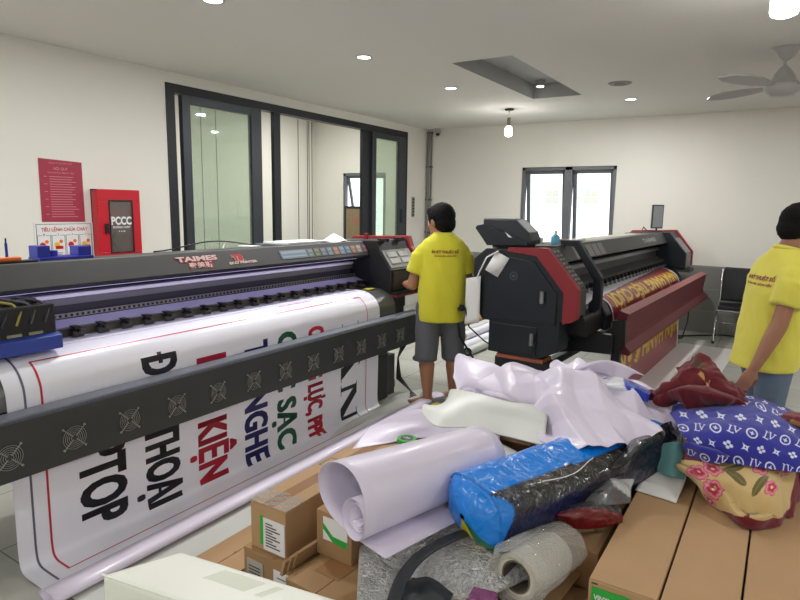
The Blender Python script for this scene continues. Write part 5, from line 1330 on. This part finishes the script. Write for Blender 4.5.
yk = 3.03; m.tube([(-3.5, yk, topz1(-3.5)), (-3.5, yk + .03, topz1(-3.5) + .05)], .004, 6); m.box(-3.56, -3.42, yk + .2, yk + .75, topz1(-3.5) + .001, topz1(-3.5) + .008)
o = m.build('white_strip', M['paper']); tag(o, 'white paper strip on the left printer below the glass leaf', 'paper')
# clutter at the right end
ye = 3.9
t = thing('document_folder', (-3.35, 3.75, 1.33), 'dark folder with papers lying near the right end of the left printer', 'folder')
z = topz1(-3.35) + .001; MB().box(-3.5, -3.2, 3.35, 3.85, z, z + .012).build('cover', mat('folder_grey', s2l(84, 92, 94), .5), t); MB().box(-3.48, -3.22, 3.42, 3.9, z + .012, z + .024).build('papers', M['paper'], t)
S_('tissue', 'crumpled white tissue on the left printer beside its folder', [[(-3.3, 3.88, 1.345), (-3.3, 3.98, 1.36), (-3.3, 4.08, 1.345)], [(-3.22, 3.88, 1.35), (-3.22, 3.98, 1.41), (-3.22, 4.08, 1.35)], [(-3.12, 3.88, 1.345), (-3.12, 3.98, 1.355), (-3.12, 4.08, 1.345)]], 'paper', 'tissue', amp=.015, seed=3, scale=12, nu=26, nv=26)
# bottle and bits on the right printer
b = w2(-1.78, 4.78, 1.349); t = thing('spray_bottle', b, 'small light-blue bottle on the near end of the printer with red trim', 'bottle')
lathe(MB(), [(.001, b.z), (.034, b.z), (.036, b.z + .01), (.036, b.z + .07), (.02, b.z + .085), (.014, b.z + .09)], b.x, b.y).build('body', mat('bottle_blue', s2l(90, 165, 200), .25), t)
MB().cyl((b.x, b.y, b.z + .09), (b.x, b.y, b.z + .12), .013, n=12).build('cap', M['paper'], t)
for i, (xx, yy, sx, sy, h, mm, lb) in enumerate(((-1.95, 4.82, .05, .14, .05, 'paper', 'white paper packet behind the light-blue bottle'), (-1.85, 5.05, .04, .2, .025, 'redtrim', 'small red pen case on the printer with red trim'), (-1.75, 5.25, .06, .25, .02, 'vinylg', 'pale folded cloth on the printer with red trim'), (-2.0, 4.45 + .2, .03, .03, .09, 'char', 'small dark canister behind the hood'))):
    p = w2(xx, yy, 0); zt = 1.335 + (xx + 2.12) / (.475) * .035
    o = MB().obox((p.x, p.y, zt + h / 2 + .008), (sx, sy, h), -TH).build(['paper_packet', 'pen_case', 'folded_cloth', 'canister'][i], M[mm], bevel=.008); tag(o, lb, ['packet', 'case', 'cloth', 'canister'][i])
# small screen standing at the far end
b = w2(-1.74, 8.25, 1.376); t = thing('small_screen', b, 'small grey upright screen on the far end of the printer with red trim', 'screen')
sc_ = MB(); R = Matrix.Rotation(math.radians(40), 3, 'Z')
sc_.obox((b.x, b.y, b.z + .19), (.17, .018, .30), rot=Matrix.Rotation(math.radians(48), 3, 'Z')); sc_.build('panel', M['char'], t, bevel=.004)
o = MB().obox((b.x + .0095, b.y - .0085, b.z + .19), (.14, .004, .27), rot=Matrix.Rotation(math.radians(48), 3, 'Z')).build('display', M['screen'], t)
MB().box(b.x - .08, b.x + .08, b.y - .06, b.y + .06, b.z, b.z + .012).build('base', M['black'], t); MB().cyl((b.x, b.y, b.z), (b.x, b.y, b.z + .06), .012, n=10).build('stem', M['black'], t)
m = MB(); m.tube([(b.x - .1, b.y - .4, b.z), (b.x - .12, b.y - .2, b.z + .06), (b.x - .1, b.y - .05, b.z + .01)], .006, 6); o = m.build('cable', M['black']); tag(o, 'black cable looping beside the small upright screen', 'cable')
# ================================================================== PEOPLE
def fuse(mb, voxel, smooth):
    me = bpy.data.meshes.new('tmp'); me.from_pydata([tuple(v) for v in mb.v], [], mb.f); me.update()
    o = bpy.data.objects.new('tmp', me); C.objects.link(o)
    a = o.modifiers.new('r', 'REMESH'); a.mode = 'VOXEL'; a.voxel_size = voxel
    b = o.modifiers.new('s', 'SMOOTH'); b.iterations = smooth; b.factor = .5
    dg = bpy.context.evaluated_depsgraph_get(); m2 = bpy.data.meshes.new_from_object(o.evaluated_get(dg))
    r = MB(); r.v = [v.co.copy() for v in m2.vertices]; r.f = [list(p.vertices) for p in m2.polygons]; r.m = [0] * len(r.f); r.s = [True] * len(r.f)
    bpy.data.objects.remove(o); bpy.data.meshes.remove(me); bpy.data.meshes.remove(m2); return r
def folds(mb, amp, fx, seed, zf=6):
    # cloth folds pushed along a rough outward direction
    cx = sum(v.x for v in mb.v) / len(mb.v); cy = sum(v.y for v in mb.v) / len(mb.v); out = []
    for v in mb.v:
        n = Vector((v.x - cx, v.y - cy, 0)); n = n.normalized() if n.length > 1e-4 else n
        q = Vector((v.x * fx, v.y * fx, v.z * zf + .8 * v.x * fx)) + Vector((seed, seed, 0))
        out.append(v + n * amp * (noise.noise(q) + .5 * abs(noise.noise(q * 1.9))))
    mb.v = out; return mb
def hand(mb, wr, d, palmn, size=1.0, curl=.5, left=1):
    """wrist point, direction of the hand, palm normal"""
    d = d.normalized(); palmn = (palmn - d * palmn.dot(d)).normalized(); s = d.cross(palmn).normalized() * left; k = size
    mb.loft([(wr - d * .02, s * .026 * k, palmn * .019 * k, 1), (wr + d * .02 * k, s * .031 * k, palmn * .016 * k, .9), (wr + d * .06 * k, s * .041 * k, palmn * .015 * k, .85), (wr + d * .092 * k, s * .040 * k, palmn * .012 * k, .85)], 18)
    for i, (L, o) in enumerate(((.072, -.031), (.082, -.0105), (.077, .0105), (.06, .030))):
        p = wr + d * .088 * k + s * o * k; dd = (d + s * o * 2).normalized(); r = .0088 * k; segs = (.45, .32, .25)
        for q, f in enumerate(segs):
            ang = curl * (.35 + .45 * q); dr = (dd * math.cos(ang) + palmn * math.sin(ang)).normalized(); p2 = p + dr * L * f * k
            mb.cap(p, p2, r * (1 - .08 * q), r * (.92 - .08 * q), 8); p = p2
    p = wr + d * .028 * k - s * .026 * k
    for q, (L, r) in enumerate(((.040, .0125), (.032, .0105), (.024, .009))):
        dr = (d * (.55 + .2 * q) - s * (.75 - .25 * q) + palmn * (.3 + .2 * q)).normalized(); p2 = p + dr * L * k; mb.cap(p, p2, r * k, r * .9 * k, 8); p = p2
def head(mb, c, f, up, s=1.0):
    """c = centre of the skull"""
    f = f.normalized(); r = f.cross(up).normalized(); u = r.cross(f).normalized()
    R = Matrix((r, f, u)).transposed()
    P = lambda x, y, z: c + R @ Vector((x, y, z)) * s
    mb.ell(P(0, -.012, .018), .078 * s, .098 * s, .096 * s, 24, 16, R); mb.ell(P(0, .022, -.045), .062 * s, .068 * s, .075 * s, 20, 14, R)
    mb.ell(P(0, .055, -.088), .032 * s, .030 * s, .026 * s, 14, 10, R)
    mb.cap(P(0, .082, .01), P(0, .104, -.028), .010 * s, .014 * s, 10)
    for q in (-1, 1):
        mb.ell(P(.014 * q, .094, -.032), .010 * s, .010 * s, .008 * s, 10, 8, R); mb.ell(P(.040 * q, .060, -.025), .026 * s, .022 * s, .022 * s, 12, 8, R)
        mb.cap(P(.012 * q, .083, .026), P(.048 * q, .068, .028), .009 * s, .008 * s, 8)
        mb.ell(P(.079 * q, -.004, -.008), .010 * s, .020 * s, .031 * s, 12, 10, R); mb.ell(P(.077 * q, .0, -.032), .008 * s, .010 * s, .010 * s, 10, 8, R)
    mb.cap(P(-.020, .086, -.058), P(.020, .086, -.058), .007 * s, .007 * s, 8); mb.cap(P(-.017, .084, -.069), P(.017, .084, -.069), .008 * s, .008 * s, 8)
    return P, R
def face_parts(P, R, s, parent):
    for q in (-1, 1):
        e = MB(); e.ell(P(.031 * q, .073, .006), .012 * s, .012 * s, .009 * s, 14, 10, R); e.build('eye', mat('eye_white', s2l(220, 215, 210), .3), parent)
        e = MB(); e.ell(P(.031 * q, .0840, .005), .005 * s, .003 * s, .005 * s, 10, 8, R); e.build('iris', M['hair'], parent)
        e = MB(); e.cap(P(.015 * q, .091, .029), P(.046 * q, .078, .031), .0035 * s, .003 * s, 6); e.build('eyebrow', M['hair'], parent)
    m = MB(); m.cap(P(-.018, .0925, -.0635), P(.018, .0925, -.0635), .0022 * s, .0022 * s, 6); m.build('lips', mat('lips', s2l(130, 78, 66), .5), parent)
def hairmesh(P, R, s, front=.055):
    m = MB(); m.ell(P(0, -.022, .032), .088 * s, .103 * s, .096 * s, 24, 16, R); m.ell(P(0, -.045, -.02), .080 * s, .070 * s, .075 * s, 24, 14, R)
    m.ell(P(0, .02, .075), .070 * s, .070 * s, .045 * s, 20, 12, R)
    for q in (-1, 1): m.ell(P(.068 * q, -.008, .022), .018 * s, .035 * s, .035 * s, 12, 10, R)
    r = fuse(m, .008, 3)
    r.v = [v + noise.noise_vector(v * 60) * .003 for v in r.v]
    return r
Z = Vector((0, 0, 1))
def tee(spine, shl, elb, f, r, girth, sleeve, name, mt, parent, seed, collar, text=None, hem=.0):
    """polo shirt: rings along the spine, sleeves to part of the upper arms"""
    m = MB(); m.loft(spine, 32)
    for s_, e_, k in zip(shl, elb, (-1, 1)):
        d = (e_ - s_); L = d.length; d.normalize()
        m.cap(s_ - Z * .01 - r * k * .02, s_ + d * L * .35, .070, .074); m.cyl(s_ + d * L * .12, s_ + d * L * sleeve, .074, .080, 20)
    q = fuse(m, .011, 5); folds(q, .012, 7, seed, 5)
    o = q.build(name, M[mt], parent)
    return o
# ---------------------------------------------------------------- person at the left printer
def person_one():
    base = Vector((-2.345, 4.30, 0)); t = thing('person', base, 'barefoot person in yellow polo shirt and grey shorts working at the left printer', 'person')
    f = Vector((-.62, .78, 0)).normalized(); r = Vector((f.y, -f.x, 0))
    hipc = base + Z * .92; c1 = base + Z * 1.36 + f * .01
    hl, hr = base - r * .10 + Z * .88, base + r * .10 + Z * .88
    kl, kr = base - r * .115 + Z * .47 + f * .02, base + r * .12 + Z * .47 + f * .06
    al, ar = base - r * .10 - f * .02 + Z * .075, base + r * .14 + f * .10 + Z * .075
    sl, sr = base - r * .168 + Z * 1.30, base + r * .168 + Z * 1.30
    el = sl - r * .075 + f * .02 - Z * .29; er = sr + r * .055 - f * .02 - Z * .29
    wl = el + f * .22 - r * .03 - Z * .02 ; wr = er + f * .20 - Z * .10 - r * .02
    b = MB()
    b.loft([(base + Z * .84, r * .155, f * .11, .9), (base + Z * .93, r * .175, f * .13, .9), (base + Z * 1.05, r * .17, f * .13, .9), (base + Z * 1.2, r * .165, f * .115, .9), (base + Z * 1.34, r * .15, f * .09, .9), (base + Z * 1.40, r * .12, f * .08, .9)], 28)
    for h, k, a, sg in ((hl, kl, al, -1), (hr, kr, ar, 1)):
        b.cap(h, k, .092, .064); b.cap(k, k.lerp(a, .35) - f * .015, .062, .066); b.cap(k.lerp(a, .35) - f * .015, a, .066, .038)
        ft = (f * .35 - r * .93) if sg < 0 else (f * .6 - r * .8); ft.normalize(); sx = Vector((ft.y, -ft.x, 0))
        a2 = Vector((a.x, a.y, 0))
        b.ell(a2 - ft * .035 + Z * .035, .034, .034, .034, 16, 10)
        b.loft([(a2 - ft * .06 + Z * .032, sx * .022, Z * .026, 1), (a2 + Z * .042, sx * .034, Z * .040, 1), (a2 + ft * .07 + Z * .030, sx * .041, Z * .028, 1), (a2 + ft * .13 + Z * .018, sx * .044, Z * .016, 1), (a2 + ft * .155 + Z * .014, sx * .038, Z * .012, 1)], 18)
        for q in range(5): p = a2 + ft * (.15 - abs(q - 1) * .006) + sx * (.034 - q * .0165) * sg * -1 + Z * .013; b.cap(p, p + ft * (.028 - .003 * q), .011 - .001 * q, .0095 - .001 * q, 8)
    for s_, e_, w_, k in ((sl, el, wl, -1), (sr, er, wr, 1)):
        b.cap(s_, e_, .047, .044); b.cap(e_, e_.lerp(w_, .35), .045, .043); b.cap(e_.lerp(w_, .35), w_, .043, .028)
        hand(b, w_, (w_ - e_) + f * .1 - Z * .03, -Z, 1.0, .5, k)
    hc = base + Z * 1.53 + f * .045 - r * .02; hf = (f * .80 - r * .60 - Z * .22).normalized()
    b.cap(base + Z * 1.36 - f * .01, hc - Z * .06 - f * .02, .062, .056)
    P, R = head(b, hc, hf, Z, 1.16)
    q = fuse(b, .0075, 4); q.build('body', M['skin'], t)
    face_parts(P, R, 1.16, t)
    hairmesh(P, R, 1.18).build('hair', M['hair'], t)
    sp = [(base + Z * .72, r * .19, f * .155, .85), (base + Z * .84, r * .195, f * .165, .85), (base + Z * .95, r * .198, f * .17, .85), (base + Z * 1.08, r * .188, f * .165, .85), (base + Z * 1.2, r * .185, f * .150, .85), (base + Z * 1.31, r * .187, f * .13, .85), (base + Z * 1.375, r * .165, f * .105, .9), (base + Z * 1.42, r * .10, f * .085, .9), (base + Z * 1.445, r * .07, f * .07, .9)]
    sh = tee(sp, (sl, sr), (el, er), f, r, 1, .66, 'polo_shirt', 'yellow1', t, 3, None)
    m = MB(); m.tube([base + Z * (1.435 + .012 * math.sin(a)) + f * (.01 + .066 * math.sin(a)) + r * .066 * math.cos(a) for a in [2 * PI * k / 24 for k in range(24)]], .014, 8, closed=True); m.build('collar', M['yellow1'], sh)
    # back print follows the shirt
    dg = bpy.context.evaluated_depsgraph_get()
    from mathutils.bvhtree import BVHTree
    bv = BVHTree.FromPolygons([v.co + sh.location + t.location for v in sh.data.vertices], [list(p.vertices) for p in sh.data.polygons])
    def onback(a, bb):
        o_ = base - f * .6 + r * a + Z * bb; h = bv.ray_cast(o_, f); p = h[0] if h[0] else o_ + f * .45
        return p - f * .003
    m = MB(); put_text(m, 'IN KỸ THUẬT SỐ', lambda a, b_: onback(a, 1.285 + b_), .22, .022, 0, .05, 'c'); put_text(m, 'QUẢNG CÁO - BẢNG HIỆU', lambda a, b_: onback(a, 1.258 + b_), .18, .011, 0, .03, 'c')
    m.build('back_print', M['redtrim'], sh)
    m = MB(); m.loft([(base + Z * .74, r * .178, f * .13, .85), (base + Z * .84, r * .195, f * .14, .85), (base + Z * .92, r * .18, f * .135, .85)], 28)
    for h, k, sg in ((hl, kl, -1), (hr, kr, 1)): m.cyl(h - Z * .02, k - Z * .09 + r * sg * .0, .108, .096, 24)
    q = fuse(m, .011, 5); folds(q, .010, 8, 9, 5); sho = q.build('shorts', M['shorts'], t)
    m = MB()
    for h, k, sg in ((hl, kl, -1), (hr, kr, 1)):
        p = k + r * sg * .008 - Z * .088; m.ring(p, p + Z * .02, .102, .094, 28)
    m.build('hem', mat('shorts_hem', s2l(80, 82, 88), .9), sho)
person_one()
# ---------------------------------------------------------------- person walking on the right
def person_two():
    base = Vector((-.04, 3.95, 0)); t = thing('person', base, 'person in yellow polo shirt and blue jeans walking at the right edge', 'person')
    f = Vector((.80, .60, 0)).normalized(); r = Vector((f.y, -f.x, 0)); lean = f * .05
    hl, hr = base - r * .09 + Z * .88, base + r * .09 + Z * .88
    kl, kr = hl + f * .10 - Z * .42, hr - f * .02 - Z * .43
    al, ar = kl + f * .02 - Z * .39, kr - f * .14 - Z * .37
    top = base + lean
    sl, sr = top - r * .175 + Z * 1.32, top + r * .165 + Z * 1.31 - f * .05
    er = sr - f * .075 - Z * .26 + r * .02; wr = er - f * .105 - Z * .235 - r * .01
    el = sl + f * .04 - Z * .28 - r * .03; wl = el + f * .16 - Z * .14
    b = MB()
    b.loft([(base + Z * .84, r * .15, f * .11, .9), (base + Z * .93, r * .165, f * .12, .9), (base + Z * 1.05 + lean * .4, r * .155, f * .11, .9), (base + Z * 1.2 + lean * .7, r * .165, f * .115, .9), (top + Z * 1.34, r * .17, f * .095, .9), (top + Z * 1.41, r * .11, f * .075, .9)], 28)
    for h, k, a, sg in ((hl, kl, al, -1), (hr, kr, ar, 1)):
        b.cap(h, k, .085, .056); b.cap(k, k.lerp(a, .35) - f * .012, .054, .054); b.cap(k.lerp(a, .35) - f * .012, a, .054, .036)
        a2 = Vector((a.x, a.y, 0)); zz = max(0, a.z - .075)
        b.loft([(a2 - f * .06 + Z * (.032 + zz), r * .022, Z * .026, 1), (a2 + Z * (.042 + zz), r * .034, Z * .040, 1), (a2 + f * .07 + Z * (.030 + zz * .4), r * .041, Z * .028, 1), (a2 + f * .15 + Z * .016, r * .042, Z * .014, 1), (a2 + f * .18 + Z * .014, r * .034, Z * .012, 1)], 18)
    for s_, e_, w_, k in ((sl, el, wl, -1), (sr, er, wr, 1)):
        b.cap(s_, e_, .045, .042); b.cap(e_, e_.lerp(w_, .35), .043, .041); b.cap(e_.lerp(w_, .35), w_, .041, .027)
        hand(b, w_, (w_ - e_) - (f * .02 if k > 0 else -f * .02), -r * k if k > 0 else r, 1.05, .55, -1)
    hc = base + Z * 1.567 + f * .125; hf = (f * .97 + r * .05 - Z * .34).normalized()
    b.cap(top + Z * 1.36 - f * .02, hc - Z * .06 - f * .03, .060, .054)
    P, R = head(b, hc, hf, Z, 1.02)
    q = fuse(b, .0075, 4); q.build('body', M['skin'], t)
    face_parts(P, R, 1.02, t); hairmesh(P, R, 1.03).build('hair', M['hair'], t)
    sp = [(base + Z * .775 - f * .02, r * .19, f * .150, .85), (base + Z * .84, r * .19, f * .15, .85), (base + Z * .95 + lean * .2, r * .185, f * .145, .85), (base + Z * 1.08 + lean * .5, r * .178, f * .142, .85), (base + Z * 1.2 + lean * .7, r * .182, f * .140, .85), (top + Z * 1.31, r * .19, f * .125, .85), (top + Z * 1.375, r * .175, f * .10, .9), (top + Z * 1.42, r * .10, f * .08, .9), (top + Z * 1.455 + f * .01, r * .067, f * .07, .9)]
    sh = tee(sp, (sl, sr), (el, er), f, r, 1, .62, 'polo_shirt', 'yellow', t, 13, None)
    m = MB(); m.tube([top + Z * (1.445 - .015 * math.sin(a)) + f * (.015 + .064 * math.sin(a)) + r * .064 * math.cos(a) for a in [2 * PI * k / 24 for k in range(24)]], .014, 8, closed=True); m.build('collar', M['yellow'], sh)
    from mathutils.bvhtree import BVHTree
    bv = BVHTree.FromPolygons([v.co + sh.location + t.location for v in sh.data.vertices], [list(p.vertices) for p in sh.data.polygons])
    def onback(a, bb):
        o_ = base - f * .6 + r * a + Z * bb; h = bv.ray_cast(o_, f); p = h[0] if h[0] else o_ + f * .45
        return p - f * .003
    m = MB(); put_text(m, 'IN KỸ THUẬT SỐ', lambda a, b_: onback(a, 1.275 + b_), .22, .022, 0, .05, 'c'); put_text(m, 'QUẢNG CÁO - BẢNG HIỆU', lambda a, b_: onback(a, 1.245 + b_), .20, .012, 0, .04, 'c')
    m.build('back_print', M['redtrim'], sh)
    m = MB(); m.loft([(base + Z * .76, r * .165, f * .12, .85), (base + Z * .84, r * .172, f * .13, .85), (base + Z * .95, r * .16, f * .125, .85)], 28)
    for h, k, a, sg in ((hl, kl, al, -1), (hr, kr, ar, 1)): m.cap(h - Z * .01, k, .098, .072); m.cyl(k, a + Z * .0, .070, .062, 20)
    q = fuse(m, .011, 5); folds(q, .010, 9, 29, 6); q.build('jeans', M['jeans'], t)
person_two()
